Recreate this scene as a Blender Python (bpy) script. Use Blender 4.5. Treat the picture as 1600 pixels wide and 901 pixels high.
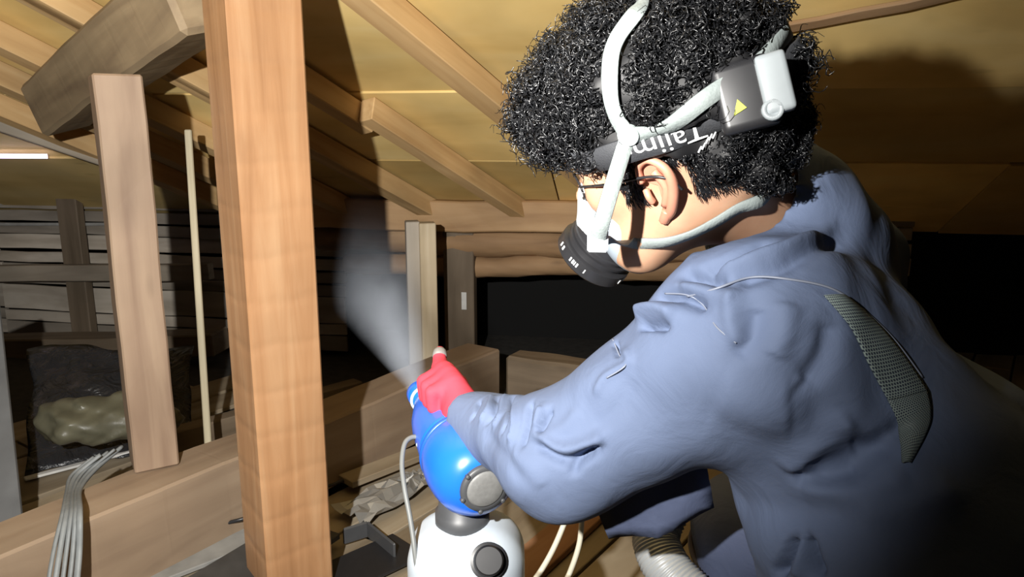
import bpy, bmesh, math, random
import numpy as np
from mathutils import Vector, Matrix
from mathutils.bvhtree import BVHTree

for o in list(bpy.data.objects): bpy.data.objects.remove(o)
S = bpy.context.scene
COL = S.collection
random.seed(7); RNG = np.random.default_rng(7)

# ------------------------------------------------------------------ camera
FPX = 1200.0; PITCH = math.radians(12.0); CZ = 1.02
cd = bpy.data.cameras.new('camera'); cam = bpy.data.objects.new('camera', cd); COL.objects.link(cam)
cd.sensor_width = 36.0; cd.lens = 36.0 * FPX / 1600.0; cd.clip_start = 0.02; cd.clip_end = 60
cam.location = (0, 0, CZ); cam.rotation_euler = (math.radians(90) - PITCH, 0, 0)
S.camera = cam
# ------------------------------------------------------------------ world + light
w = bpy.data.worlds.new('attic_dark'); S.world = w; w.use_nodes = True
w.node_tree.nodes['Background'].inputs[0].default_value = (0.55, 0.62, 0.75, 1)
w.node_tree.nodes['Background'].inputs[1].default_value = 0.004
ld = bpy.data.lights.new('torch_beam', 'SPOT'); torch = bpy.data.objects.new('torch_beam', ld); COL.objects.link(torch)
ld.energy = 255; ld.color = (1.0, 0.97, 0.92); ld.spot_size = math.radians(123); ld.spot_blend = 1.0
ld.shadow_soft_size = 0.012
torch.location = (-0.30, 0.04, CZ + 0.125)
torch.rotation_euler = Vector((-0.15, 1.0, -0.05)).to_track_quat('-Z', 'Y').to_euler()
S.view_settings.view_transform = 'Standard'; S.view_settings.look = 'None'
S.view_settings.exposure = 0.0; S.view_settings.gamma = 1.0; S.view_settings.use_curve_mapping = False

# ------------------------------------------------------------------ geometry helpers
FW = Vector((0, math.cos(PITCH), -math.sin(PITCH))); UP = Vector((0, math.sin(PITCH), math.cos(PITCH))); RT = Vector((1, 0, 0))
CAM = Vector((0, 0, CZ))
def ray(x, y): return FW + RT * ((x - 800) / FPX) - UP * ((y - 450.5) / FPX)
def P(x, y, Z): return CAM + ray(x, y) * Z          # a point of the place at depth Z
def on_plane(x, y, q, n):
    r = ray(x, y); t = (Vector(q) - CAM).dot(n) / r.dot(n)
    return CAM + r * t
def on_z(x, y, z): return on_plane(x, y, (0, 0, z), Vector((0, 0, 1)))

def tag(o, label=None, cat=None, group=None, kind=None):
    if label: o['label'] = label
    if cat: o['category'] = cat
    if group: o['group'] = group
    if kind: o['kind'] = kind
    return o
def empty(name, loc):
    o = bpy.data.objects.new(name, None); COL.objects.link(o); o.location = loc; o.empty_display_size = .05
    return o
def adopt(o, parent):
    if parent is not None:
        o.parent = parent
        m = Matrix.Translation(parent.location) if parent.type == 'EMPTY' else parent.matrix_basis
        pi = m.inverted()
        if parent.parent is not None and parent.type != 'EMPTY':
            pi = (parent.parent.matrix_basis @ parent.matrix_parent_inverse @ parent.matrix_basis).inverted()
        o.matrix_parent_inverse = pi
    return o
def mobj(name, verts, faces, mat, parent=None, smooth=True, matrix=None):
    me = bpy.data.meshes.new(name)
    me.from_pydata([tuple(v) for v in verts], [], [tuple(int(i) for i in f) for f in faces])
    me.update()
    if smooth: me.polygons.foreach_set('use_smooth', [True] * len(me.polygons))
    o = bpy.data.objects.new(name, me); COL.objects.link(o)
    if mat: me.materials.append(mat)
    if matrix is not None: o.matrix_basis = matrix
    return adopt(o, parent)
def bobj(name, bm, mat, parent=None, smooth=False, matrix=None):
    me = bpy.data.meshes.new(name); bmesh.ops.recalc_face_normals(bm, faces=bm.faces)
    bm.to_mesh(me); bm.free()
    if smooth: me.polygons.foreach_set('use_smooth', [True] * len(me.polygons))
    o = bpy.data.objects.new(name, me); COL.objects.link(o)
    if mat: me.materials.append(mat)
    if matrix is not None: o.matrix_basis = matrix
    return adopt(o, parent)
def frame_x(a, b, up):
    x = (b - a).normalized(); y = Vector(up).cross(x).normalized(); z = x.cross(y)
    return Matrix(((x.x, y.x, z.x), (x.y, y.y, z.y), (x.z, y.z, z.z))).to_4x4()
def box_bm(L, W, H, bev=.004, cuts=0, jitter=0, seed=0, seg=1):
    bm = bmesh.new(); bmesh.ops.create_cube(bm, size=1)
    for v in bm.verts: v.co = Vector((v.co.x * L, v.co.y * W, v.co.z * H))
    if cuts:
        ed = [e for e in bm.edges if abs((e.verts[0].co - e.verts[1].co).x) > L * .5]
        bmesh.ops.subdivide_edges(bm, edges=ed, cuts=cuts)
    if bev: bmesh.ops.bevel(bm, geom=list(bm.edges), offset=bev, segments=seg, affect='EDGES', profile=.6)
    if jitter:
        r = random.Random(seed); ph = [r.uniform(0, 6.3) for _ in range(6)]
        for v in bm.verts:
            x = v.co.x
            v.co.y += jitter * (math.sin(x * 5 + ph[0]) + .5 * math.sin(x * 13 + ph[1]) + (.5 * math.sin(x * 23 + ph[4] + v.co.z * 20)))
            v.co.z += jitter * (math.sin(x * 6 + ph[2]) + .5 * math.sin(x * 15 + ph[3]) + (.5 * math.sin(x * 27 + ph[5] + v.co.y * 20)))
    return bm
def beam(name, a, b, W, H, mat, parent=None, up=(0, 0, 1), bev=.004, cuts=0, jitter=0, seed=0, smooth=False):
    a = Vector(a); b = Vector(b); M = frame_x(a, b, up); M.translation = (a + b) / 2
    return bobj(name, box_bm((b - a).length, W, H, bev, cuts, jitter, seed), mat, parent, smooth, M)
def catmull(pts, n=8):
    p = [Vector(q) for q in pts]; out = []
    for i in range(len(p) - 1):
        p0 = p[max(i - 1, 0)]; p1 = p[i]; p2 = p[i + 1]; p3 = p[min(i + 2, len(p) - 1)]
        for k in range(n):
            t = k / n
            out.append(.5 * ((2 * p1) + (p2 - p0) * t + (2 * p0 - 5 * p1 + 4 * p2 - p3) * t * t + (3 * p1 - p0 - 3 * p2 + p3) * t ** 3))
    out.append(p[-1]); return out
def tube_geo(path, radii, sides=8, cap=True, flat=1.0):
    V = []; F = []; n = len(path)
    if not hasattr(radii, '__len__'): radii = [radii] * n
    t0 = (path[1] - path[0]).normalized(); nrm = t0.orthogonal().normalized()
    for i in range(n):
        t = (path[min(i + 1, n - 1)] - path[max(i - 1, 0)]).normalized()
        nrm = (nrm - t * nrm.dot(t)).normalized(); bn = t.cross(nrm)
        for k in range(sides):
            a = 2 * math.pi * k / sides
            V.append(path[i] + (nrm * math.cos(a) + bn * math.sin(a) * flat) * radii[i])
    for i in range(n - 1):
        for k in range(sides):
            k2 = (k + 1) % sides
            F.append((i * sides + k, i * sides + k2, (i + 1) * sides + k2, (i + 1) * sides + k))
    if cap:
        F.append(tuple(range(sides - 1, -1, -1))); F.append(tuple((n - 1) * sides + k for k in range(sides)))
    return V, F
def tube(name, pts, r, mat, parent=None, sides=8, n=8, flat=1.0):
    V, F = tube_geo(catmull(pts, n), r, sides, True, flat)
    return mobj(name, V, F, mat, parent)
def lathe(name, o, axis, prof, mat, parent=None, seg=32, up=(0, 0, 1)):
    """prof: list of (distance along axis, radius)"""
    a = Vector(axis).normalized(); y = Vector(up).cross(a)
    if y.length < .01: y = Vector((1, 0, 0))
    y.normalize(); z = a.cross(y); V = []; F = []
    for (s, r) in prof:
        for k in range(seg):
            t = 2 * math.pi * k / seg
            V.append(Vector(o) + a * s + (y * math.cos(t) + z * math.sin(t)) * max(r, 1e-5))
    n = len(prof)
    for i in range(n - 1):
        for k in range(seg):
            k2 = (k + 1) % seg
            F.append((i * seg + k, i * seg + k2, (i + 1) * seg + k2, (i + 1) * seg + k))
    F.append(tuple(range(seg))); F.append(tuple((n - 1) * seg + k for k in range(seg - 1, -1, -1)))
    ob = mobj(name, V, F, mat, parent)
    fix_normals(ob); return ob
def fix_normals(ob):
    bm = bmesh.new(); bm.from_mesh(ob.data); bmesh.ops.recalc_face_normals(bm, faces=bm.faces); bm.to_mesh(ob.data); bm.free()
def add_mod_bevel_smooth(ob, angle=40):
    for p in ob.data.polygons: p.use_smooth = True
    try: ob.data.set_sharp_from_angle(angle=math.radians(angle))
    except Exception: pass
def ribbon(name, path, normals, width, thick, mat, parent=None):
    """closed flat strap following a path that lies on a surface"""
    V = []; F = []; n = len(path)
    for i in range(n):
        t = (path[min(i + 1, n - 1)] - path[max(i - 1, 0)]).normalized()
        nn = Vector(normals[i]); nn = (nn - t * nn.dot(t)).normalized(); b = t.cross(nn)
        wd = width[i] if hasattr(width, '__len__') else width
        for (sb, sn) in ((-.5, 0), (-.46, 1), (.46, 1), (.5, 0)):
            V.append(path[i] + b * wd * sb + nn * thick * sn)
    for i in range(n - 1):
        for k in range(4):
            k2 = (k + 1) % 4
            F.append((i * 4 + k, i * 4 + k2, (i + 1) * 4 + k2, (i + 1) * 4 + k))
    F.append((0, 1, 2, 3)); F.append(tuple((n - 1) * 4 + k for k in (3, 2, 1, 0)))
    ob = mobj(name, V, F, mat, parent); fix_normals(ob); return ob

# ------------------------------------------------------------------ implicit surfaces (numpy surface nets)
def surface_nets(fn, lo, hi, h):
    lo = np.array(lo, np.float32); hi = np.array(hi, np.float32)
    n = np.ceil((hi - lo) / h).astype(int) + 1
    ax = [lo[i] + h * np.arange(n[i], dtype=np.float32) for i in range(3)]
    X, Y, Z = np.meshgrid(*ax, indexing='ij')
    D = fn(X, Y, Z).astype(np.float32)
    ins = D < 0
    c = np.zeros(tuple(n - 1), np.int8)
    offs = [(i, j, k) for i in (0, 1) for j in (0, 1) for k in (0, 1)]
    def sl(o): return tuple(slice(o[i], o[i] + n[i] - 1) for i in range(3))
    for o in offs: c += ins[sl(o)]
    act = (c > 0) & (c < 8); idx = np.argwhere(act); m = len(idx)
    ids = -np.ones(tuple(n - 1), np.int64); ids[act] = np.arange(m)
    pos = np.zeros((m, 3), np.float64); cnt = np.zeros(m)
    for a in range(8):
        for ax_ in range(3):
            oa = offs[a]
            if oa[ax_] == 1: continue
            ob = list(oa); ob[ax_] = 1; ob = tuple(ob)
            da = D[idx[:, 0] + oa[0], idx[:, 1] + oa[1], idx[:, 2] + oa[2]]
            db = D[idx[:, 0] + ob[0], idx[:, 1] + ob[1], idx[:, 2] + ob[2]]
            cr = (da < 0) != (db < 0)
            t = np.where(cr, da / np.where(cr, da - db, 1), 0)
            q = np.array(oa, float)[None].repeat(m, 0); q[:, ax_] = t
            pos[cr] += q[cr]; cnt[cr] += 1
    V = lo + h * (idx + pos / cnt[:, None])
    F = []
    for ax_ in range(3):
        u, v = (ax_ + 1) % 3, (ax_ + 2) % 3
        s0 = [slice(None)] * 3; s1 = [slice(None)] * 3
        s0[ax_] = slice(0, n[ax_] - 1); s1[ax_] = slice(1, n[ax_])
        for s in (s0, s1):
            s[u] = slice(1, n[u] - 1); s[v] = slice(1, n[v] - 1)
        A = ins[tuple(s0)]; B = ins[tuple(s1)]
        e = np.argwhere(A != B)
        if len(e) == 0: continue
        flip = A[e[:, 0], e[:, 1], e[:, 2]]
        base = e.copy(); base[:, u] += 1; base[:, v] += 1
        def cid(du, dv):
            b = base.copy(); b[:, u] += du; b[:, v] += dv
            return ids[b[:, 0], b[:, 1], b[:, 2]]
        q = np.stack([cid(-1, -1), cid(0, -1), cid(0, 0), cid(-1, 0)], 1)
        q[~flip] = q[~flip][:, ::-1]
        F.append(q)
    return V, np.concatenate(F)
def smin(a, b, k):
    hh = np.clip(.5 + .5 * (b - a) / k, 0, 1)
    return b * (1 - hh) + a * hh - k * hh * (1 - hh)
def capsule(X, Y, Z, a, b, ra, rb):
    a = np.array(a, np.float32); b = np.array(b, np.float32); d = b - a; L2 = float((d * d).sum()) + 1e-9
    t = np.clip(((X - a[0]) * d[0] + (Y - a[1]) * d[1] + (Z - a[2]) * d[2]) / L2, 0, 1)
    return np.sqrt((X - a[0] - t * d[0]) ** 2 + (Y - a[1] - t * d[1]) ** 2 + (Z - a[2] - t * d[2]) ** 2) - (ra + (rb - ra) * t)
def ellipsoid(X, Y, Z, c, r, R=None):
    x, y, z = X - c[0], Y - c[1], Z - c[2]
    if R is not None:
        x, y, z = (x * R[0][0] + y * R[0][1] + z * R[0][2], x * R[1][0] + y * R[1][1] + z * R[1][2], x * R[2][0] + y * R[2][1] + z * R[2][2])
    k = np.sqrt((x / r[0]) ** 2 + (y / r[1]) ** 2 + (z / r[2]) ** 2)
    return (k - 1) * min(r) * .5 + (k - 1) * sum(r) / 3 * .5
def laplace(V, F, it=2, lam=.5):
    V = V.copy(); n = len(V)
    E = np.concatenate([F[:, [0, 1]], F[:, [1, 2]], F[:, [2, 3]], F[:, [3, 0]]]); E = np.concatenate([E, E[:, ::-1]])
    deg = np.bincount(E[:, 0], minlength=n)[:, None].clip(1)
    for _ in range(it):
        acc = np.stack([np.bincount(E[:, 0], V[E[:, 1], k], n) for k in range(3)], 1)
        V = V + lam * (acc / deg - V)
    return V
def vnormals(V, F):
    fn = np.cross(V[F[:, 2]] - V[F[:, 0]], V[F[:, 3]] - V[F[:, 1]]); N = np.zeros_like(V)
    for k in range(4):
        for j in range(3): N[:, j] += np.bincount(F[:, k], fn[:, j], len(V))
    return N / (np.linalg.norm(N, axis=1)[:, None] + 1e-12)
def bvh_of(V, F): return BVHTree.FromPolygons([tuple(v) for v in V], [tuple(int(i) for i in f) for f in F])
def hit(bvh, x, y):
    r = ray(x, y).normalized(); loc, nrm, i, d = bvh.ray_cast(CAM, r)
    if loc is None:
        # nearest approach to the sight line
        best = None
        for k in range(60):
            q = CAM + r * (.45 + .02 * k); l, nn, i, d = bvh.find_nearest(q)
            if best is None or d < best[2]: best = (l, nn, d)
        loc, nrm = best[0], best[1]
    if nrm.dot(r) > 0: nrm = -nrm
    return loc, nrm

def raw_mesh(name, V, F, mat, parent):
    me = bpy.data.meshes.new(name); nv, nf, k = len(V), len(F), F.shape[1]
    me.vertices.add(nv); me.vertices.foreach_set('co', V.astype(np.float32).ravel())
    me.loops.add(nf * k); me.loops.foreach_set('vertex_index', F.astype(np.int32).ravel())
    me.polygons.add(nf); me.polygons.foreach_set('loop_start', np.arange(0, nf * k, k, dtype=np.int32)); me.polygons.foreach_set('use_smooth', np.ones(nf, bool))
    me.update(calc_edges=True); me.validate()
    o = bpy.data.objects.new(name, me); COL.objects.link(o); me.materials.append(mat); return adopt(o, parent)
def subdivide(V, F):
    n = len(V); E = np.sort(np.stack([F, np.roll(F, -1, 1)], -1).reshape(-1, 2), 1)
    U, inv = np.unique(E, axis=0, return_inverse=True); inv = inv.reshape(-1, 4)
    V2 = np.concatenate([V, V[U].mean(1), V[F].mean(1)]); ei = n + inv; ci = n + len(U) + np.arange(len(F))
    return V2, np.concatenate([np.stack([F[:, k], ei[:, k], ci, ei[:, k - 1]], 1) for k in range(4)])
# ------------------------------------------------------------------ materials
MATS = {}
def new_mat(name):
    m = bpy.data.materials.new(name); m.use_nodes = True; nt = m.node_tree
    return m, nt, nt.nodes['Principled BSDF']
def N(nt, t, **kw):
    n = nt.nodes.new(t)
    for k, v in kw.items(): setattr(n, k, v)
    return n
def plain(name, col, rough=.5, metal=0, spec=.5, var=.0, scale=30, bump=0, coat=0):
    m, nt, b = new_mat(name)
    b.inputs['Roughness'].default_value = rough; b.inputs['Metallic'].default_value = metal
    b.inputs['Specular IOR Level'].default_value = spec; b.inputs['Coat Weight'].default_value = coat
    tc = N(nt, 'ShaderNodeTexCoord'); no = N(nt, 'ShaderNodeTexNoise'); no.inputs['Scale'].default_value = scale; no.inputs['Detail'].default_value = 4
    nt.links.new(tc.outputs['Object'], no.inputs['Vector'])
    cr = N(nt, 'ShaderNodeValToRGB'); e = cr.color_ramp.elements
    v = var
    e[0].color = tuple(c * (1 - v) for c in col) + (1,); e[1].color = tuple(min(1, c * (1 + v)) for c in col) + (1,)
    e[0].position = .3; e[1].position = .7
    nt.links.new(no.outputs['Fac'], cr.inputs['Fac']); nt.links.new(cr.outputs['Color'], b.inputs['Base Color'])
    if bump:
        bp = N(nt, 'ShaderNodeBump'); bp.inputs['Strength'].default_value = bump; bp.inputs['Distance'].default_value = .004
        nt.links.new(no.outputs['Fac'], bp.inputs['Height']); nt.links.new(bp.outputs['Normal'], b.inputs['Normal'])
    return m
def wood(name, c0, c1, c2, rough=.6, grain=22, knots=.25, saw=0.0, bump=.25, spec=.3, rnd=.12):
    """timber: grain along local X, c0 dark streaks, c1 body, c2 pale streaks"""
    m, nt, b = new_mat(name); L = nt.links.new
    b.inputs['Roughness'].default_value = rough; b.inputs['Specular IOR Level'].default_value = spec
    tc = N(nt, 'ShaderNodeTexCoord'); oi = N(nt, 'ShaderNodeObjectInfo')
    ad = N(nt, 'ShaderNodeVectorMath', operation='ADD'); mu = N(nt, 'ShaderNodeVectorMath', operation='SCALE')
    cx = N(nt, 'ShaderNodeCombineXYZ')
    L(oi.outputs['Random'], cx.inputs[0]); L(oi.outputs['Random'], cx.inputs[1]); L(oi.outputs['Random'], cx.inputs[2])
    L(cx.outputs[0], mu.inputs[0]); mu.inputs['Scale'].default_value = 37
    L(tc.outputs['Object'], ad.inputs[0]); L(mu.outputs[0], ad.inputs[1])
    mp = N(nt, 'ShaderNodeMapping'); mp.inputs['Scale'].default_value = (1.2, grain, grain); L(ad.outputs[0], mp.inputs['Vector'])
    n1 = N(nt, 'ShaderNodeTexNoise'); n1.inputs['Scale'].default_value = 1.6; n1.inputs['Detail'].default_value = 6; n1.inputs['Distortion'].default_value = .6
    L(mp.outputs[0], n1.inputs['Vector'])
    cr = N(nt, 'ShaderNodeValToRGB'); cr.color_ramp.elements[0].position = .25; cr.color_ramp.elements[1].position = .75
    cr.color_ramp.elements[0].color = c0 + (1,); cr.color_ramp.elements[1].color = c2 + (1,)
    e = cr.color_ramp.elements.new(.5); e.color = c1 + (1,)
    L(n1.outputs['Fac'], cr.inputs['Fac'])
    n2 = N(nt, 'ShaderNodeTexNoise'); n2.inputs['Scale'].default_value = 3.0; n2.inputs['Detail'].default_value = 3
    L(ad.outputs[0], n2.inputs['Vector'])
    mr = N(nt, 'ShaderNodeMapRange'); mr.inputs[1].default_value = .3; mr.inputs[2].default_value = .7; mr.inputs[3].default_value = .78; mr.inputs[4].default_value = 1.12
    L(n2.outputs['Fac'], mr.inputs[0])
    mm = N(nt, 'ShaderNodeMix', data_type='RGBA', blend_type='MULTIPLY'); mm.inputs[0].default_value = 1
    L(cr.outputs[0], mm.inputs[6]); L(mr.outputs[0], mm.inputs[7])
    # knots
    vo = N(nt, 'ShaderNodeTexVoronoi'); vo.inputs['Scale'].default_value = 3.2
    mp2 = N(nt, 'ShaderNodeMapping'); mp2.inputs['Scale'].default_value = (1, 3, 3); L(ad.outputs[0], mp2.inputs['Vector']); L(mp2.outputs[0], vo.inputs['Vector'])
    kr = N(nt, 'ShaderNodeMapRange'); kr.inputs[1].default_value = .06; kr.inputs[2].default_value = .13; kr.inputs[3].default_value = knots; kr.inputs[4].default_value = 0
    L(vo.outputs['Distance'], kr.inputs[0])
    mk = N(nt, 'ShaderNodeMix', data_type='RGBA'); L(kr.outputs[0], mk.inputs[0]); L(mm.outputs[2], mk.inputs[6]); mk.inputs[7].default_value = tuple(c * .45 for c in c0) + (1,)
    hs = N(nt, 'ShaderNodeHueSaturation'); vr = N(nt, 'ShaderNodeMapRange'); vr.inputs[3].default_value = 1 - rnd; vr.inputs[4].default_value = 1 + rnd
    L(oi.outputs['Random'], vr.inputs[0]); L(vr.outputs[0], hs.inputs['Value']); L(mk.outputs[2], hs.inputs['Color'])
    L(hs.outputs[0], b.inputs['Base Color'])
    bp = N(nt, 'ShaderNodeBump'); bp.inputs['Strength'].default_value = bump; bp.inputs['Distance'].default_value = .003
    if saw:
        wv = N(nt, 'ShaderNodeTexWave', bands_direction='X'); wv.inputs['Scale'].default_value = 3.4; wv.inputs['Distortion'].default_value = 1.2; wv.inputs['Detail'].default_value = 3; wv.inputs['Detail Scale'].default_value = 3
        L(tc.outputs['Object'], wv.inputs['Vector'])
        pw = N(nt, 'ShaderNodeMath', operation='POWER'); pw.inputs[1].default_value = 6; L(wv.outputs['Fac'], pw.inputs[0])
        mx = N(nt, 'ShaderNodeMath', operation='MULTIPLY_ADD'); mx.inputs[1].default_value = -saw; L(pw.outputs[0], mx.inputs[0]); L(n1.outputs['Fac'], mx.inputs[2])
        L(mx.outputs[0], bp.inputs['Height'])
    else: L(n1.outputs['Fac'], bp.inputs['Height'])
    L(bp.outputs[0], b.inputs['Normal'])
    return m
W_POST = wood('planed_post_wood', (.27, .135, .06), (.36, .195, .095), (.43, .26, .14), rough=.42, grain=16, knots=.12, saw=.8, bump=.5, spec=.45, rnd=.02)
W_OLD = wood('weathered_post_wood', (.19, .125, .085), (.25, .175, .12), (.31, .225, .155), rough=.6, grain=14, knots=.2, rnd=.05)
W_BEAM = wood('tie_beam_wood', (.22, .155, .105), (.28, .205, .14), (.335, .255, .18), rough=.62, grain=9, knots=.15, rnd=.05)
W_GIRD = wood('girder_wood', (.17, .12, .075), (.27, .20, .12), (.37, .28, .17), rough=.6, grain=10, knots=.2, rnd=.06)
W_RAFT = wood('rafter_wood', (.44, .27, .12), (.55, .36, .17), (.62, .43, .22), rough=.55, grain=18, knots=.25, rnd=.1)
W_PLY = wood('sheathing_plywood', (.66, .45, .16), (.76, .55, .22), (.80, .62, .29), rough=.55, grain=3.5, knots=.25, bump=.08, rnd=.22)
W_LOG = wood('rough_log_wood', (.22, .13, .065), (.34, .21, .11), (.44, .29, .16), rough=.7, grain=9, knots=.35, bump=.5, rnd=.1)
W_EAVE = wood('eave_beam_wood', (.36, .21, .10), (.48, .30, .15), (.56, .37, .20), rough=.6, grain=10, knots=.2, rnd=.05)
W_SIDE = wood('dusty_siding_wood', (.22, .19, .15), (.34, .30, .25), (.46, .42, .36), rough=.8, grain=8, knots=.2, bump=.4, rnd=.38)
W_FLOOR = wood('dusty_floor_plank', (.22, .17, .11), (.32, .26, .18), (.40, .34, .25), rough=.75, grain=8, knots=.2, bump=.4, rnd=.22)
W_PALE = wood('pale_sawn_wood', (.46, .37, .24), (.58, .48, .33), (.66, .57, .42), rough=.6, grain=16, knots=.05, rnd=.04)
W_RED = wood('reddish_plank', (.22, .11, .06), (.32, .17, .09), (.38, .22, .13), rough=.65, grain=10, knots=.15)
M_DUST = plain('grey_dusty_board', (.25, .25, .24), .85, var=.2, scale=14, bump=.2)
M_DARKP = plain('dark_panel', (.05, .05, .05), .55, var=.2, scale=20)
M_STRIP = plain('white_metal_strip', (.62, .62, .6), .4, var=.1)

# ------------------------------------------------------------------ the setting: roof, wall, floor
PHI = math.radians(10.0)
EDIR = Vector((-math.cos(PHI), math.sin(PHI), 0))                      # along the eave, to the left and away
RDIR = Vector((.664, .91, -.526)).normalized()                         # down the rafters
RN = RDIR.cross(EDIR).normalized()
if RN.z < 0: RN = -RN
EAVE = P(560, 302, 3.15)
def roof_pt(x, y, below=0.0): return on_plane(x, y, EAVE - RN * below, RN)
# orthonormal roof frame: u along the eave line, v up slope
UDIR = -EDIR; VDIR = RN.cross(UDIR).normalized()
if VDIR.z < 0: VDIR = -VDIR
roofM = Matrix(((UDIR.x, VDIR.x, RN.x), (UDIR.y, VDIR.y, RN.y), (UDIR.z, VDIR.z, RN.z))).to_4x4()
def ruv(x, y):
    q = roof_pt(x, y) - EAVE; return q.dot(UDIR), q.dot(VDIR)
ceiling = beam('ceiling', EAVE + UDIR * -3.2 + VDIR * 1.75 + RN * .045, EAVE + UDIR * 3.6 + VDIR * 1.75 + RN * .045, 4.1, .02, plain('roof_underlay', (.03, .028, .025), .8, var=.2), up=RN)
tag(ceiling, kind='structure')
# sheathing sheets, slightly uneven, butt joints open
rows = [(-.34, .30), (.302, .78), (.782, 1.6), (1.602, 2.4), (2.402, 3.6)]
rr = random.Random(3)
for i, (v0, v1) in enumerate(rows):
    u = -3.1 + rr.uniform(-.4, .1)
    while u < 3.5:
        L = rr.choice((.9, 1.2, 1.5))
        gap = rr.uniform(.001, .006)
        M = roofM.copy(); M.translation = EAVE + UDIR * (u + L / 2) + VDIR * ((v0 + v1) / 2) + RN * (.012 + rr.uniform(0, .012))
        M = M @ Matrix.Rotation(rr.uniform(-.006, .006), 4, 'Z')
        bobj('sheathing_panel', box_bm(L - gap, v1 - v0 - .001, .012, .001), W_PLY, ceiling, matrix=M)
        u += L
# rafters (pieces of the roof), section 60 x 75 mm
def rafter(x0, y0, ext_up=0.3, to_eave=True, wdt=.058, hgt=.075, x1=None, y1=None, side=0.0):
    a = roof_pt(x0, y0) - RDIR * ext_up
    if x1 is None:
        t = (EAVE - a).dot(VDIR) / RDIR.dot(VDIR); b = a + RDIR * (t + .12)
    else: b = roof_pt(x1, y1)
    sd = RDIR.cross(RN) * side
    return beam('rafter', a - RN * hgt / 2 + sd, b - RN * hgt / 2 + sd, wdt, hgt, W_RAFT, ceiling, up=RN, bev=.003)
rafter(618, 5, .9, wdt=.07)                       # the broad rafter left of the head
rafter(582, 158, .02, wdt=.055)                   # spliced rafter, lower half
rafter(582, 158, 1.3, x1=600, y1=170, side=-.058, wdt=.05)
rafter(545, 238, 1.6, wdt=.05)
for (x, y) in ((0, -70), (0, 38), (0, 100), (0, 150)): rafter(x, y, 1.0, wdt=.055)
for (x, y) in ((1000, 40),): rafter(x, y, .8)
beam('joint_gap_strip', roof_pt(1000, 86, .006), roof_pt(1560, -24, .006), .035, .012, W_LOG, ceiling, up=RN, bev=.003, cuts=8, jitter=.003, seed=21)  # dark strip of wood added in place of the open joint between two sheets

# back wall under the eave: loose horizontal boards
wallN = Vector((-EDIR.y, EDIR.x, 0)).normalized()
if wallN.y > 0: wallN = -wallN
WQ = EAVE - wallN * .22                           # wall plane a little behind the eave beam
WQ.z = 0
def wall_pt(x, y, off=0.0): return on_plane(x, y, WQ + wallN * off, wallN)
ZE = EAVE.z
wall = beam('wall_back', WQ + UDIR * -3.4 - wallN * .5 + Vector((0, 0, .55)), WQ + UDIR * 3.8 - wallN * .5 + Vector((0, 0, .55)), .03, 1.3, plain('painted_dark_void', (.004, .004, .004), .95), up=(0, 0, 1))  # near-black colour stands in for the unlit depth behind the boards
tag(wall, kind='structure')
rr = random.Random(11)
z = ZE + .14; k = 0
ul = (wall_pt(545, 400) - WQ).dot(UDIR)
while z > .06:
    hgt = rr.choice((.05, .07, .09, .12)); gap = rr.choice((.002, .006, .012))
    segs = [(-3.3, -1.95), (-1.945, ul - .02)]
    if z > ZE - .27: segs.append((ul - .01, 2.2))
    for (u0, u1) in segs:
        a = WQ + UDIR * u0 + Vector((0, 0, z - hgt / 2)) + wallN * rr.uniform(-.012, .02); b = a + UDIR * (u1 - u0)
        a.z += rr.uniform(-.004, .004)
        beam('siding_board', a, b, .016, hgt, W_SIDE, wall, bev=.002, cuts=10, jitter=.0022, seed=k); k += 1
    z -= hgt + gap
# pale battens nailed on the siding at the left
for (y, t) in ((312, .020), (350, .014)):
    a = wall_pt(-60, y, .03); b = wall_pt(190, y, .03)
    beam('batten', a, b, .012, t, M_STRIP if y == 312 else M_DUST, wall, bev=.001)
# the gap under the roof where daylight comes in
mgap, nt, b_ = new_mat('daylight_slit'); b_.inputs['Emission Color'].default_value = (.80, .68, 1, 1); b_.inputs['Emission Strength'].default_value = 3.0; b_.inputs['Base Color'].default_value = (.8, .8, .9, 1)
a = roof_pt(-130, 243, .012); b = roof_pt(74, 244, .012)
tag(beam('window_1', a, b, .004, .018, mgap, bev=.001), kind='structure')

# floor: ceiling boards of the storey below on a dark base
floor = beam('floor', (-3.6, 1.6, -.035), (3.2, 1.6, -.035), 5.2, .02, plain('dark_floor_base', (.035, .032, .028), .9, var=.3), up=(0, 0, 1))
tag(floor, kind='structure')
TD = Vector((math.sin(math.radians(35)), math.cos(math.radians(35)), 0)); TS = Vector((TD.y, -TD.x, 0))   # tie beam direction, its right side
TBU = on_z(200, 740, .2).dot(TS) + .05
rr = random.Random(5)
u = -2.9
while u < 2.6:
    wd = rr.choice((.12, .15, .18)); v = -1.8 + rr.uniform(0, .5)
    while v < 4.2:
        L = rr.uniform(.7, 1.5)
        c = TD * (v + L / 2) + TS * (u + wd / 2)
        if -3.4 < c.x < 3.0 and -.9 < c.y < 4.0 and (u > TBU or c.x < -1.0):  # open pit past the tie beam; bare dark base also stands in for shade
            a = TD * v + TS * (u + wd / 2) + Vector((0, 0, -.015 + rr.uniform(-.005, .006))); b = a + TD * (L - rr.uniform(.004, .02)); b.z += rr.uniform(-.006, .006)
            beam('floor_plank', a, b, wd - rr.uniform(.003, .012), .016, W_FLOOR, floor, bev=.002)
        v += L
    u += wd

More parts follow.
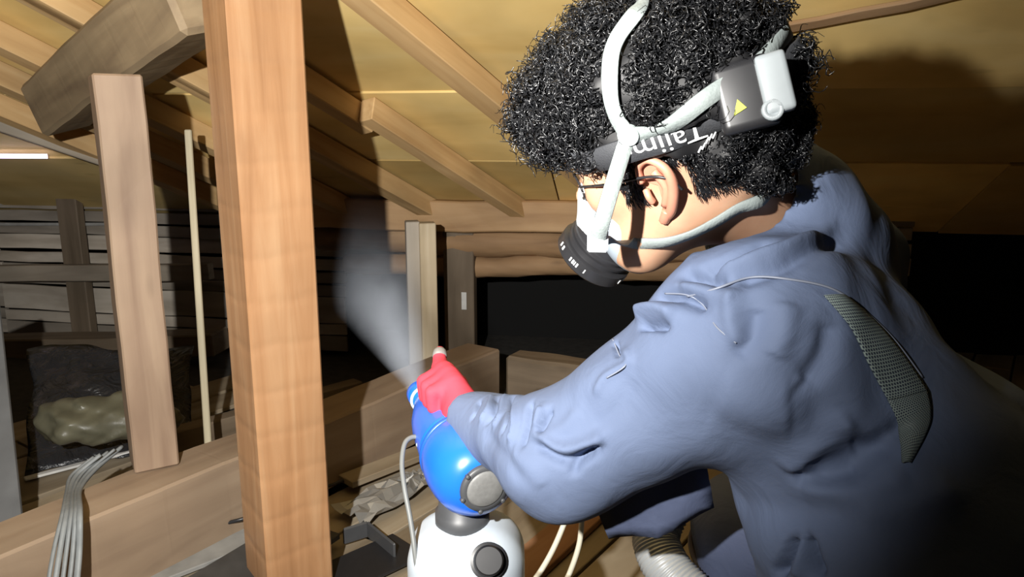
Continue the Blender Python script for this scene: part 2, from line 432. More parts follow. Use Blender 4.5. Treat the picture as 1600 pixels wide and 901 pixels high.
# ------------------------------------------------------------------ posts and beams
# main post in front
def post_px(name, tx, ty, bx, by, Zt, size, rot, z0, z1, mat, label, group=None, jitter=0, size2=None):
    q = P((tx + bx) / 2, (ty + by) / 2, Zt)
    M = Matrix.Translation((q.x, q.y, (z0 + z1) / 2)) @ Matrix.Rotation(rot, 4, 'Z') @ Matrix.Rotation(math.radians(-90), 4, 'Y')
    o = bobj(name, box_bm(z1 - z0, size, size2 or size, .004, 8 if jitter else 0, jitter), mat, matrix=M)
    return tag(o, label, 'post', group)
post_px('wooden_post', 396, 0, 450, 901, 1.6, .146, math.radians(37), 0, 1.44, W_POST, 'broad planed orange wooden post standing in front, closest to the camera')
# tie beam with the left post on top
TZ = .215
tq0 = on_z(0, 812, TZ); tq1 = on_z(368, 672, TZ)
TB = (tq1 - tq0).normalized(); TBS = Vector((TB.y, -TB.x, 0))
tw = .15
a = tq0 - TB * .9 + TBS * tw / 2; b = tq0 + TB * 1.62 + TBS * tw / 2
a.z = b.z = TZ - .105
tag(beam('tie_beam', a, b, tw, .205, W_BEAM, bev=.006, cuts=14, jitter=.003, seed=4), 'long low tie beam of brown timber crossing the floor behind the front post', 'beam')
lp = on_z(242, 722, TZ)
GN = P(296, 0, 1.68); GM = P(180, 92, 2.0); gdir = (GM - GN).normalized()
lpz = GM.z - .06
M = Matrix.Translation((lp.x, lp.y, (TZ + lpz) / 2)) @ Matrix.Rotation(math.radians(33), 4, 'Z') @ Matrix.Rotation(math.radians(-90), 4, 'Y')
tag(bobj('wooden_post', box_bm(lpz - TZ - .002, .098, .098, .004, 8, .0015), W_OLD, matrix=M), 'greyish brown square post standing on the tie beam under the girder', 'post')
ga = GN - gdir * .06; gb = GM + gdir * .52; gup = Matrix.Rotation(math.radians(-14), 3, gdir) @ Vector((0, 0, 1))
tag(beam('roof_girder', ga, gb, .15, .16, W_GIRD, up=gup, bev=.012, cuts=12, jitter=.002, seed=9), 'thick rough girder running under the rafters at the upper left', 'beam')
# eave beam and rough logs below it
a = wall_pt(470, 331, .16); b = wall_pt(1180, 342, .16)
tag(beam('eave_beam', a, b, .12, .125, W_EAVE, bev=.006, cuts=12, jitter=.003, seed=2), 'sawn orange brown beam right under the rafter feet behind the mask', 'beam')
def log(name, a, b, r0, r1, mat, label, seed=0, squash=1.0):
    n = 26; r = random.Random(seed); path = []; rad = []
    ph = [r.uniform(0, 6) for _ in range(4)]
    for i in range(n + 1):
        t = i / n; q = a.lerp(b, t); q = q + Vector((0, 0, .008 * math.sin(6 * t + ph[0]) + .005 * math.sin(17 * t + ph[1])))
        path.append(q); rad.append((r0 + (r1 - r0) * t) * (1 + .08 * math.sin(11 * t + ph[2]) + .05 * math.sin(29 * t + ph[3])))
    V, F = tube_geo(path, rad, 14)
    for i, v in enumerate(V):
        k = i % 14; V[i] = v + (v - path[i // 14]) * (.07 * math.sin(k * 2.1 + i * .13))
    M = frame_x(a, b, (0, 0, 1)); M.translation = (a + b) / 2; Mi = M.inverted()
    return tag(mobj(name, [Mi @ v for v in V], F, mat, matrix=M), label, 'log')
log('rough_log', wall_pt(500, 372, .095), wall_pt(1150, 385, .1), .058, .062, W_LOG, 'bark stripped round log lying along the wall just below the sawn beam', 1)
log('rough_log', wall_pt(540, 408, .075), wall_pt(1150, 424, .08), .045, .05, W_LOG, 'thinner darker log, lowest of the wall logs behind the mask', 5)
# back post: two pale sawn pieces side by side
bp0 = P(658, 347, 2.8); ang = math.radians(12)
for (nm, dx, mat, lab, wd) in (('sawn_stud', -.034, M_DUST, 'grey weathered half of the short double stud behind the spray mist', .05), ('sawn_stud', .021, W_PALE, 'pale fresh half of the short double stud beside the black gap', .06)):
    x = bp0.x + dx; z1 = bp0.z + (0 if dx > 0 else .004)
    if dx < 0: mat = wood('grey_sawn_wood', (.36, .31, .25), (.45, .40, .33), (.52, .47, .40), rough=.7, grain=14, knots=.05)
    M = Matrix.Translation((x, bp0.y - dx * .2, (z1 - .0) / 2)) @ Matrix.Rotation(ang, 4, 'Z') @ Matrix.Rotation(math.radians(-90), 4, 'Y')
    tag(bobj(nm, box_bm(z1, .06, wd, .003), mat, matrix=M), lab, 'stud')
# wall stud and girt at the left
a = wall_pt(100, 246, .07); 
M = Matrix.Translation((a.x, a.y, a.z / 2)) @ Matrix.Rotation(PHI * -1, 4, 'Z') @ Matrix.Rotation(math.radians(-90), 4, 'Y')
W_STUD = wood('dark_stud_wood', (.12, .09, .06), (.17, .13, .09), (.22, .17, .12), rough=.7, grain=12)
tag(bobj('wall_stud', box_bm(a.z, .05, .105, .004), W_STUD, matrix=M), 'dark brown upright stud on the far left wall', 'stud')
W_GIRT = wood('grey_girt_wood', (.20, .17, .13), (.28, .24, .19), (.34, .30, .24), rough=.7, grain=9)
tag(beam('wall_girt', wall_pt(-130, 428, .13), wall_pt(330, 424, .13), .05, .075, W_GIRT, bev=.004, cuts=8, jitter=.002, seed=3), 'grey horizontal rail nailed across the far left stud', 'beam')
tag(beam('wall_ledge', wall_pt(-130, 545, .22), wall_pt(345, 535, .22), .14, .10, W_STUD, bev=.006, cuts=8, jitter=.003, seed=6), 'dusty brown sill beam low on the far left wall above the plastic sheet', 'beam')
tag(beam('sloping_board', roof_pt(-120, 150, .06), roof_pt(170, 250, .06), .03, .06, W_GIRT, bev=.003), 'grey sloping board under the roof beside the daylight slit', 'board')
# thin leaning pole
pa = on_z(322, 640, .0); pa = P(322, 640, 2.27); pb = P(294, 203, 2.27)
pa = pa + (pa - pb).normalized() * .25
log_m = wood('thin_pole_wood', (.34, .29, .19), (.44, .39, .27), (.50, .45, .33), rough=.6, grain=20, knots=0)
pole = tag(beam('thin_pole', pa, pb, .02, .02, log_m, bev=.003), 'thin pale upright pole just right of the grey brown post', 'pole')
# low beam behind the pole foot
tag(beam('floor_joist', P(240, 700, 2.42), P(560, 610, 3.0), .06, .09, W_STUD, bev=.004), 'dark low joist behind the foot of the thin pole', 'beam')
wa = P(800, 545, 2.5); wb = P(960, 580, 2.35); wh = (wa.z + wb.z) / 2; wa.z = wb.z = wh / 2
tag(beam('wood_block', wa, wb, .10, wh, W_STUD, bev=.01, cuts=6, jitter=.004, seed=8), 'short brown timber block standing behind the bent arm', 'timber')
q = wall_pt(718, 350, .12)
M = Matrix.Translation((q.x, q.y, q.z / 2 - .01)) @ Matrix.Rotation(PHI * -1, 4, 'Z') @ Matrix.Rotation(math.radians(-90), 4, 'Y')
tag(bobj('wall_stud', box_bm(q.z - .02, .06, .13, .004), W_STUD, matrix=M), 'dark stud in the gap right of the pale double stud', 'stud')
q = wall_pt(725, 470, .155); M = Matrix.Translation(q) @ Matrix.Rotation(PHI * -1, 4, 'Z')
tag(bobj('paper_tag', box_bm(.022, .003, .075, .001), M_STRIP, matrix=M), 'small white paper tag on the dark stud behind the hand', 'tag')
tag(beam('loose_plank', on_z(540, 752, .03), on_z(700, 690, .03), .07, .02, W_FLOOR, bev=.002), 'narrow dusty plank lying along the foot of the tie beam', 'plank')

# ------------------------------------------------------------------ materials of the person and gear
def cloth(name, col, scale=900, rough=.8, sheen=0.0):
    m, nt, b = new_mat(name); L = nt.links.new
    b.inputs['Roughness'].default_value = rough; b.inputs['Specular IOR Level'].default_value = .25
    b.inputs['Sheen Weight'].default_value = sheen; b.inputs['Sheen Roughness'].default_value = .5
    tc = N(nt, 'ShaderNodeTexCoord')
    n1 = N(nt, 'ShaderNodeTexNoise'); n1.inputs['Scale'].default_value = 7; n1.inputs['Detail'].default_value = 4; L(tc.outputs['Object'], n1.inputs['Vector'])
    cr = N(nt, 'ShaderNodeValToRGB'); cr.color_ramp.elements[0].color = tuple(c * .86 for c in col) + (1,); cr.color_ramp.elements[1].color = tuple(c * 1.12 for c in col) + (1,)
    cr.color_ramp.elements[0].position = .3; cr.color_ramp.elements[1].position = .7
    L(n1.outputs['Fac'], cr.inputs[0]); L(cr.outputs[0], b.inputs['Base Color'])
    n2 = N(nt, 'ShaderNodeTexNoise'); n2.inputs['Scale'].default_value = scale; n2.inputs['Detail'].default_value = 2; L(tc.outputs['Object'], n2.inputs['Vector'])
    n3 = N(nt, 'ShaderNodeTexNoise'); n3.inputs['Scale'].default_value = 16; n3.inputs['Detail'].default_value = 5; n3.inputs['Distortion'].default_value = 1.2; L(tc.outputs['Object'], n3.inputs['Vector'])
    b1 = N(nt, 'ShaderNodeBump'); b1.inputs['Strength'].default_value = .12; b1.inputs['Distance'].default_value = .001; L(n2.outputs['Fac'], b1.inputs['Height'])
    b2 = N(nt, 'ShaderNodeBump'); b2.inputs['Strength'].default_value = .45; b2.inputs['Distance'].default_value = .006; L(n3.outputs['Fac'], b2.inputs['Height']); L(b1.outputs[0], b2.inputs['Normal'])
    L(b2.outputs[0], b.inputs['Normal'])
    return m
M_JACKET = cloth('navy_work_jacket', (.12, .156, .252))
M_TROUSER = cloth('navy_trousers', (.085, .105, .18))
M_COLLAR = cloth('black_undershirt', (.015, .015, .02))
M_GLOVE = cloth('red_knit_glove', (.62, .055, .085), scale=1200, rough=.75)
M_TIP = plain('grey_glove_rubber', (.20, .19, .18), .6, var=.15, scale=80)
M_BOOT = plain('black_boot_rubber', (.02, .02, .02), .6)
M_PIPE = plain('grey_piping', (.22, .245, .31), .5)
mskin, nt, b_ = new_mat('skin')
b_.inputs['Base Color'].default_value = (.62, .36, .235, 1); b_.inputs['Roughness'].default_value = .48
b_.inputs['Subsurface Weight'].default_value = .15; b_.inputs['Subsurface Radius'].default_value = (.012, .005, .003); b_.inputs['Subsurface Scale'].default_value = .5
tc = N(nt, 'ShaderNodeTexCoord'); no = N(nt, 'ShaderNodeTexNoise'); no.inputs['Scale'].default_value = 22; no.inputs['Detail'].default_value = 4
cr = N(nt, 'ShaderNodeValToRGB'); cr.color_ramp.elements[0].color = (.43, .235, .145, 1); cr.color_ramp.elements[1].color = (.52, .31, .20, 1); cr.color_ramp.elements[0].position = .3; cr.color_ramp.elements[1].position = .7
nt.links.new(tc.outputs['Object'], no.inputs['Vector']); nt.links.new(no.outputs['Fac'], cr.inputs[0]); nt.links.new(cr.outputs[0], b_.inputs['Base Color'])
M_SKIN = mskin
M_EAR = plain('ear_skin', (.50, .22, .145), .45, var=.1, scale=40)
M_HAIR = plain('black_hair', (.010, .0105, .012), .30, spec=.55)
M_SCALP = plain('dark_hair_mass', (.008, .008, .009), .6)
M_STRAP = plain('grey_elastic_strap', (.24, .275, .27), .65, var=.05, scale=300, bump=.2)
M_MASKW = plain('white_mask_rubber', (.60, .64, .66), .45, var=.03)
M_MASKG = plain('grey_mask_rubber', (.30, .35, .40), .5, var=.05)
M_BLACK = plain('black_plastic', (.018, .018, .02), .35, var=.1, scale=60)
M_DGREY = plain('dark_grey_plastic', (.06, .062, .066), .45, var=.1)
M_LGREY = plain('grey_lamp_case', (.28, .31, .325), .4, var=.05)
M_WHITE = plain('white_print', (.75, .77, .78), .5)
M_YELLOW = plain('yellow_green_mark', (.55, .62, .05), .5)
M_BAND = plain('black_elastic_band', (.035, .037, .042), .7, var=.1, scale=500, bump=.2)
M_BLUE = plain('blue_plastic', (.012, .135, .72), .3, var=.03, coat=.2)
M_TANK = plain('white_tank_plastic', (.48, .54, .60), .42, var=.02)
M_GRILLE = plain('grey_grille', (.17, .17, .165), .5, var=.1, scale=200)
M_CORD = plain('grey_cord', (.15, .157, .153), .5)
M_HOSE = plain('cream_hose', (.62, .58, .46), .5)

# ------------------------------------------------------------------ the person
person = empty('person', (.42, .78, 0))
tag(person, 'man in navy jacket bending forward, respirator on his face and red gloves, spraying', 'person')
# head frame: x forward, y to his left, z to the crown
HR = np.array([[-0.81413276, 0.52636918, -0.24520062], [-0.43600127, -0.83301307, -0.34057616], [-0.38352411, -0.17036643, 0.90768086]])
HC = np.array([0.16413634, 0.8160343, 0.99502796])
def hw(x, y, z): return Vector(HC + np.array([x, y, z]) @ HR)
def hl(v): return np.array([HR[i] @ (np.array(v) - HC) for i in range(3)])
def to_head(X, Y, Z):
    x, y, z = X - HC[0], Y - HC[1], Z - HC[2]
    return [x * HR[i, 0] + y * HR[i, 1] + z * HR[i, 2] for i in range(3)]
# joints
TF = Vector((-.84, .54, 0)); TL = Vector((-.54, -.84, 0))              # torso forward / left
ShL = P(1185, 520, .76); ElL = P(882, 712, .87); WrL = P(736, 656, 1.07)
C7 = P(1245, 345, .91); Pel = P(1650, 1010, .80)
ShR = ShL - TL * .37 + Vector((0, 0, .02))
Chest = (ShL + ShR) / 2 + Vector((.045, -.02, -.095)); Waist = Chest.lerp(Pel, .55)
ElR = ShR + TF * .14 + Vector((.02, .02, -.24)); WrR = ElR + TF * .19 - TL * .0 + Vector((0, 0, -.12))
def arr(v): return tuple(v)
def body_sdf(X, Y, Z):
    x, y, z = to_head(X, Y, Z)
    d = ellipsoid(x, y, z, (-.012, 0, .032), (.098, .074, .092))
    d = smin(d, ellipsoid(x, y, z, (.028, 0, -.035), (.066, .060, .080)), .03)
    d = smin(d, capsule(x, y, z, (.058, .026, -.088), (.058, -.026, -.088), .030, .030), .03)           # chin
    d = smin(d, capsule(x, y, z, (-.005, .052, -.055), (.050, .034, -.088), .020, .020), .025)          # jaw, left
    d = smin(d, capsule(x, y, z, (-.005, -.052, -.055), (.050, -.034, -.088), .020, .020), .025)
    d = smin(d, capsule(x, y, z, (.078, .042, .024), (.084, -.042, .024), .013, .013), .02)             # brow
    d = smin(d, capsule(x, y, z, (.092, 0, .012), (.112, 0, -.030), .008, .012), .012)                  # nose
    for s in (-1, 1):
        d = smin(d, ellipsoid(x, y, z, (.062, s * .042, -.018), (.024, .022, .02)), .02)                # cheekbone
        e = ellipsoid(x, y, z, (.090, s * .032, .004), (.012, .016, .010))
        d = np.maximum(d, -e + 0.0) if False else d
        # eyelid bulge in a shallow socket
        d = smin(d, ellipsoid(x, y, z, (.076, s * .031, .002), (.014, .017, .012)), .006)
    d = smin(d, capsule(x, y, z, (.088, .016, -.062), (.088, -.016, -.062), .010, .010), .01)           # lips
    nb = hl(C7)
    d = smin(d, capsule(x, y, z, (-.030, 0, -.04), tuple(nb + np.array([.01, 0, .0])), .056, .058), .03)  # neck
    d = smin(d, capsule(X, Y, Z, arr(C7), arr(Chest), .058, .07), .04)
    d = smin(d, capsule(X, Y, Z, arr(ShL.lerp(Chest, .35)), arr(ShR.lerp(Chest, .35)), .05, .05), .03)
    d = smin(d, capsule(X, Y, Z, arr(Chest), arr(Pel + Vector((-.02, .02, 0))), .07, .08), .04)
    d = smin(d, capsule(X, Y, Z, arr(ShL), arr(ElL), .038, .034), .03); d = smin(d, capsule(X, Y, Z, arr(ElL), arr(WrL), .034, .024), .02)
    d = smin(d, capsule(X, Y, Z, arr(ShR), arr(ElR), .038, .034), .03); d = smin(d, capsule(X, Y, Z, arr(ElR), arr(WrR), .034, .024), .02)
    return d
lo = np.minimum.reduce([np.array(v) for v in (ShL, ShR, ElL, WrL, ElR, WrR, Pel, hw(0, 0, 0))]) - .13
hi = np.maximum.reduce([np.array(v) for v in (ShL, ShR, ElL, WrL, ElR, WrR, Pel, hw(0, 0, 0))]) + .16
V, F = surface_nets(body_sdf, lo, hi, .0062)
V = laplace(V, F, 2, .4)
body = mobj('body', V, F, M_SKIN, person)
body_bvh = bvh_of(V, F)
# ears
def ear(s):
    pts_o = [(-.004, .074, -.045), (-.016, .080, -.034), (-.027, .086, -.010), (-.026, .088, .010), (-.012, .086, .021), (.002, .081, .014), (.006, .077, -.002)]
    E = [hw(a, s * b, c) for (a, b, c) in pts_o]
    V, F = tube_geo(catmull(E, 5), [.0045 + .0012 * math.sin(i * .2) for i in range(31)], 8)
    inner = [hw(a, s * (b - .004), c) for (a, b, c) in pts_o]
    n0 = len(V); path = catmull(inner, 5); cen = hw(-.008, s * .074, -.010)
    V += path; V.append(cen); c = len(V) - 1
    for i in range(len(path) - 1): F.append((n0 + i, n0 + i + 1, c))
    # antihelix, lobe and tragus
    for (pts, r) in (([(-.010, .079, -.030), (-.019, .083, -.010), (-.012, .083, .008)], .0042), ([(-.002, .074, -.047), (-.006, .077, -.042), (-.010, .078, -.036)], .0056), ([(.006, .073, -.012), (.004, .0765, -.019), (.003, .074, -.026)], .0036)):
        v2, f2 = tube_geo(catmull([hw(a, s * b, c_) for (a, b, c_) in pts], 4), r, 8); k = len(V)
        V += v2; F += [tuple(k + i for i in f) for f in f2]
    return mobj('ear', V, F, M_EAR, person)
ear(1); ear(-1)
# eyes and brows
for s in (-1, 1):
    c = hw(.079, s * .031, .001); V, F = tube_geo([c - Vector(HR[0]) * .010 + Vector(HR[0]) * .0035 * i for i in range(6)], [.004, .009, .0108, .0108, .009, .004], 10)
    mobj('eye', V, F, plain('eye_white', (.6, .58, .55), .3), person)
    tube('eyebrow', [hw(.094, s * .012, .022), hw(.093, s * .032, .028), hw(.078, s * .052, .022)], [.003] * 17, M_HAIR, person, 6)

# jacket ---------------------------------------------------------------
neck_dir = (hw(-.02, 0, -.05) - C7).normalized()
def jacket_sdf(X, Y, Z):
    d = capsule(X, Y, Z, arr(ShL), arr(ElL), .088, .069)
    d = smin(d, capsule(X, Y, Z, arr(ElL), arr(WrL), .064, .040), .035)
    d = smin(d, np.minimum(capsule(X, Y, Z, arr(ShR), arr(ElR), .082, .066), capsule(X, Y, Z, arr(ElR), arr(WrR), .064, .040)), .03)
    up_ = Vector((0, 0, 1))
    t = capsule(X, Y, Z, arr(ShL - TL * .03 + Vector((.01, 0, -.03))), arr(ShR + TL * .05 + Vector((.0, 0, -.05))), .095, .085)
    t = smin(t, capsule(X, Y, Z, arr(Chest + TL * .09), arr(Waist + TL * .085 + TF * .03), .128, .15), .06)
    t = smin(t, capsule(X, Y, Z, arr(Chest - TL * .07 + Vector((-.01, 0, -.04))), arr(Waist - TL * .085 + TF * .03 + Vector((0, 0, -.03))), .10, .14), .06)
    t = smin(t, capsule(X, Y, Z, arr(Waist + TL * .07 + TF * .03), arr(Pel + TL * .07), .15, .15), .06)
    t = smin(t, capsule(X, Y, Z, arr(Waist - TL * .07 + TF * .03), arr(Pel - TL * .07), .15, .15), .06)
    t = smin(t, capsule(X, Y, Z, arr(C7 - neck_dir * .03 + Vector((.01, -.02, -.035))), arr(ShL), .075, .075), .05)
    t = smin(t, capsule(X, Y, Z, arr(C7 - neck_dir * .02 + Vector((.0, -.01, -.05))), arr(ShR), .065, .07), .05)
    d = smin(d, t, .055)
    # stand-up collar
    d = smin(d, capsule(X, Y, Z, arr(C7 - neck_dir * .01 + Vector((0, 0, -.03))), arr(C7 + neck_dir * .05 + Vector((.008, -.008, -.005))), .084, .090), .04)
    hole = capsule(X, Y, Z, arr(C7 - neck_dir * .03 + TF * .01), arr(C7 + neck_dir * .2), .068, .076)
    d = np.maximum(d, -hole)
    # cut cleanly at the cuffs and the hem
    for (e, w_) in ((ElL, WrL), (ElR, WrR)):
        n_ = (w_ - e).normalized(); q = w_ + n_ * .006
        near = np.sqrt((X - q.x) ** 2 + (Y - q.y) ** 2 + (Z - q.z) ** 2) - .075
        cut = (X - q.x) * n_.x + (Y - q.y) * n_.y + (Z - q.z) * n_.z
        d = np.where(near < 0, np.maximum(d, cut), d)
    return d
V, F = surface_nets(jacket_sdf, lo - .05, hi + .05, .006)
V = laplace(V, F, 3, .5)
jb = bvh_of(V, F)
V, F = subdivide(V, F); V = laplace(V, F, 2, .5)
Nn = vnormals(V, F)
# folds: polylines found on the cloth, (pixels), height, half width
folds = [
 ([(1075, 395), (1130, 365), (1200, 330), (1270, 296)], .010, .010),
 ([(1120, 425), (1180, 405), (1240, 385), (1300, 352)], .010, .008),
 ([(1100, 420), (1150, 402), (1205, 378)], -.010, .006),
 ([(1150, 440), (1230, 412), (1320, 375)], -.010, .009),
 ([(1060, 450), (1110, 455), (1150, 470)], .007, .009), ([(1068, 432), (1100, 430), (1130, 440)], -.016, .006),
 ([(998, 492), (1030, 484), (1062, 492)], .014, .008), ([(1000, 508), (1045, 511)], -.016, .0045),
 ([(1025, 468), (1060, 462), (1100, 480)], -.014, .006),
 ([(1180, 480), (1175, 520), (1150, 560)], -.008, .010), ([(1230, 470), (1225, 520), (1210, 560)], .007, .012),
 ([(1150, 450), (1140, 500), (1160, 540)], .006, .008), ([(1300, 500), (1290, 560), (1260, 600)], -.008, .012),
 ([(832, 676), (880, 700), (925, 690), (942, 678)], .010, .0065), ([(838, 692), (885, 718), (928, 706)], -.011, .0055),
 ([(893, 738), (910, 714), (940, 697)], -.010, .005), ([(900, 640), (880, 668), (850, 680)], .004, .008),
 ([(748, 622), (742, 640), (734, 655)], -.007, .0035),
 ([(768, 616), (764, 638), (752, 660)], .006, .004), ([(778, 618), (771, 642), (760, 662)], -.009, .0032), ([(790, 618), (782, 645), (770, 668)], .006, .004),
 ([(802, 620), (794, 650), (784, 676)], -.010, .0032), ([(816, 622), (806, 656), (796, 692)], .007, .005), ([(832, 630), (824, 660), (812, 700)], -.009, .004),
 ([(848, 636), (838, 668)], .006, .005), ([(860, 640), (842, 676)], -.010, .004),
 ([(800, 700), (830, 730), (850, 760)], .003, .010), ([(760, 680), (790, 712), (820, 752)], -.003, .008),
 ([(975, 545), (985, 565), (950, 590), (930, 620)], .005, .005), ([(958, 532), (966, 556)], -.010, .003), ([(990, 590), (960, 640), (925, 670)], -.003, .010),
 ([(1330, 650), (1280, 690), (1230, 735)], .010, .016), ([(1400, 690), (1330, 720), (1260, 735)], -.012, .010), ([(1340, 735), (1290, 748), (1240, 742)], -.010, .007), ([(1420, 660), (1370, 690), (1330, 700)], -.008, .008),
 ([(1120, 620), (1180, 640), (1240, 640)], .005, .030), ([(1250, 600), (1280, 640), (1290, 690)], -.006, .018),
 ([(1150, 780), (1230, 800), (1330, 790)], -.007, .018), ([(1420, 740), (1330, 770), (1250, 760)], .007, .013), ([(1500, 760), (1420, 790), (1340, 800)], .006, .016),
 ([(1240, 845), (1224, 880), (1212, 901)], -.020, .006), ([(1258, 842), (1266, 870), (1278, 901)], -.020, .006), ([(1250, 850), (1246, 901)], .008, .008),
]
disp = np.zeros(len(V))
for (pl, amp, wdt) in folds:
    q = [hit(jb, x, y)[0] for (x, y) in pl]; q = catmull(q, 6)
    Q = np.array([tuple(v) for v in q]); dmin = np.full(len(V), 9.0); tt = np.zeros(len(V))
    for i in range(len(Q) - 1):
        a_ = Q[i]; d_ = Q[i + 1] - a_; t = np.clip(((V - a_) @ d_) / (d_ @ d_ + 1e-12), 0, 1)
        dd = np.linalg.norm(V - a_ - t[:, None] * d_, axis=1); m = dd < dmin; dmin[m] = dd[m]; tt[m] = (i + t[m]) / (len(Q) - 1)
    disp += amp * np.exp(-(dmin / wdt) ** 2) * np.clip(np.minimum(tt, 1 - tt) * 5 + .25, 0, 1)
# soft general unevenness of cloth
disp += .0025 * np.sin(V[:, 0] * 31 + 4 * np.sin(V[:, 2] * 17)) * np.sin(V[:, 1] * 27 + 3 * np.sin(V[:, 0] * 19)) + .0015 * np.sin(V[:, 2] * 60 + 3 * np.sin(V[:, 1] * 25))
V = V + Nn * disp[:, None]
V = laplace(V, F, 1, .3)
jacket = raw_mesh('jacket', V, F, M_JACKET, person)
jacket['label'] = 'navy work jacket with mesh vents'
jb = bvh_of(V, F)
def px_line(bvh, pl, off, n=8):
    q = []; nn = []
    for (x, y) in pl:
        l, k = hit(bvh, x, y); q.append(l + k * off); nn.append(k)
    return catmull(q, n), catmull(nn, n)
pth, _ = px_line(jb, [(1075, 462), (1120, 452), (1172, 433), (1230, 437), (1300, 452), (1350, 487), (1395, 530), (1440, 590)], .001)
mobj('seam_piping', *tube_geo(pth, .0011, 6), M_PIPE, jacket)
pth, _ = px_line(jb, [(1040, 458), (1075, 460), (1100, 476), (1120, 510), (1150, 535)], .0008)
mobj('seam_piping', *tube_geo(pth, .0008, 6), M_PIPE, jacket)
pth, _ = px_line(jb, [(958, 530), (968, 556), (978, 570), (948, 590)], .0008)
mobj('seam_piping', *tube_geo(pth, .0008, 6), M_PIPE, jacket)
# mesh vent panel behind the arm hole
mm_, nt, b_ = new_mat('vent_mesh'); L = nt.links.new
b_.inputs['Roughness'].default_value = .6
tc = N(nt, 'ShaderNodeTexCoord'); mp = N(nt, 'ShaderNodeMapping'); mp.inputs['Scale'].default_value = (16, 34, 1); L(tc.outputs['UV'], mp.inputs['Vector'])
br = N(nt, 'ShaderNodeTexBrick'); br.inputs['Scale'].default_value = 1.0; br.inputs['Mortar Size'].default_value = .22; br.inputs['Brick Width'].default_value = 1.0; br.inputs['Row Height'].default_value = 1.0; br.inputs['Mortar Smooth'].default_value = .4
br.inputs['Color1'].default_value = (.03, .04, .06, 1); br.inputs['Color2'].default_value = (.04, .05, .07, 1); br.inputs['Mortar'].default_value = (.26, .32, .30, 1)
L(mp.outputs[0], br.inputs['Vector']); L(br.outputs['Color'], b_.inputs['Base Color'])
bp = N(nt, 'ShaderNodeBump'); bp.inputs['Strength'].default_value = .7; bp.inputs['Distance'].default_value = .002; L(br.outputs['Fac'], bp.inputs['Height']); L(bp.outputs[0], b_.inputs['Normal'])
def patch(name, left, right, nu, mat, parent, off=.0015):
    Lf = catmull([Vector((x, y, 0)) for (x, y) in left], 8); Rf = catmull([Vector((x, y, 0)) for (x, y) in right], 8)
    n = len(Lf); V = []; F = []; uv = []
    for i in range(n):
        for k in range(nu + 1):
            q = Lf[i].lerp(Rf[i], k / nu); l, nn = hit(jb, q.x, q.y)
            V.append(l + nn * (off + .003 * math.sin(math.pi * k / nu))); uv.append((k / nu, i / (n - 1)))
    for i in range(n - 1):
        for k in range(nu):
            a_ = i * (nu + 1) + k; F.append((a_, a_ + 1, a_ + nu + 2, a_ + nu + 1))
    o = mobj(name, V, F, mat, parent); ul_ = o.data.uv_layers.new()
    for lp_ in o.data.loops: ul_.data[lp_.index].uv = uv[lp_.vertex_index]
    sm = o.modifiers.new('thick', 'SOLIDIFY'); sm.thickness = .002; sm.offset = -1
    return o
o = patch('mesh_panel', [(1285, 462), (1325, 510), (1355, 570), (1385, 625)], [(1318, 464), (1368, 508), (1412, 560), (1447, 612)], 12, mm_, jacket); o['label'] = 'grey green net vent'
o = patch('mesh_panel', [(1385, 625), (1402, 660), (1408, 690), (1412, 724)], [(1447, 612), (1452, 640), (1448, 668), (1420, 722)], 10, mm_, jacket); o['label'] = 'grey green net vent'
# front panel of the open jacket hanging below the arm
fq = [P(935, 798, .90), P(1020, 782, .885), P(1108, 752, .87)]; fb = [P(950, 838, .91), P(1028, 836, .90), P(1116, 792, .88)]
V = []; F = []
for i in range(9):
    t = i / 8; a_ = fq[0].lerp(fq[1], t * 2) if t < .5 else fq[1].lerp(fq[2], t * 2 - 1); b2 = fb[0].lerp(fb[1], t * 2) if t < .5 else fb[1].lerp(fb[2], t * 2 - 1)
    for k in range(7): V.append((a_ - (b2 - a_) * .9).lerp(b2, k / 6) + Vector((0, .004 * math.sin(t * 9 + k), .0)))
for i in range(8):
    for k in range(6): F.append((i * 7 + k, i * 7 + k + 1, (i + 1) * 7 + k + 1, (i + 1) * 7 + k))
o = mobj('jacket_front_panel', V, F, M_TROUSER, jacket); sm = o.modifiers.new('thick', 'SOLIDIFY'); sm.thickness = .006; sm.offset = 0
# collar band of the shirt underneath
path = []
cx_ = neck_dir; sx = cx_.orthogonal().normalized(); sy = cx_.cross(sx)
V, F = tube_geo([C7 - neck_dir * .02 + neck_dir * .012 * i for i in range(7)], [.068, .069, .069, .068, .067, .066, .064], 28, cap=False)
o = mobj('shirt_collar', V, F, M_COLLAR, person); sm = o.modifiers.new('thick', 'SOLIDIFY'); sm.thickness = .004
# trousers and boots: kneeling on the left knee, right foot forward
HpL = Pel + TL * .09; HpR = Pel - TL * .09
KnL = Vector((HpL.x, HpL.y, 0)) + TF * .22 + Vector((0, 0, .075)); AnL = KnL - TF * .40 + Vector((0, 0, -.01))
KnR = Vector((HpR.x, HpR.y, 0)) + TF * .36 - TL * .04 + Vector((0, 0, .46)); AnR = Vector((KnR.x, KnR.y, .10)) - TF * .02
def trouser_sdf(X, Y, Z):
    d = capsule(X, Y, Z, arr(HpL), arr(HpR), .125, .125)
    for (h_, k_, a_) in ((HpL, KnL, AnL), (HpR, KnR, AnR)):
        d = smin(d, smin(capsule(X, Y, Z, arr(h_), arr(k_), .10, .072), capsule(X, Y, Z, arr(k_), arr(a_), .068, .055), .03), .04)
    return d
pts = np.array([tuple(v) for v in (HpL, HpR, KnL, KnR, AnL, AnR)])
V, F = surface_nets(trouser_sdf, pts.min(0) - .15, pts.max(0) + .15, .011)
V = laplace(V, F, 3); mobj('trousers', V, F, M_TROUSER, person)
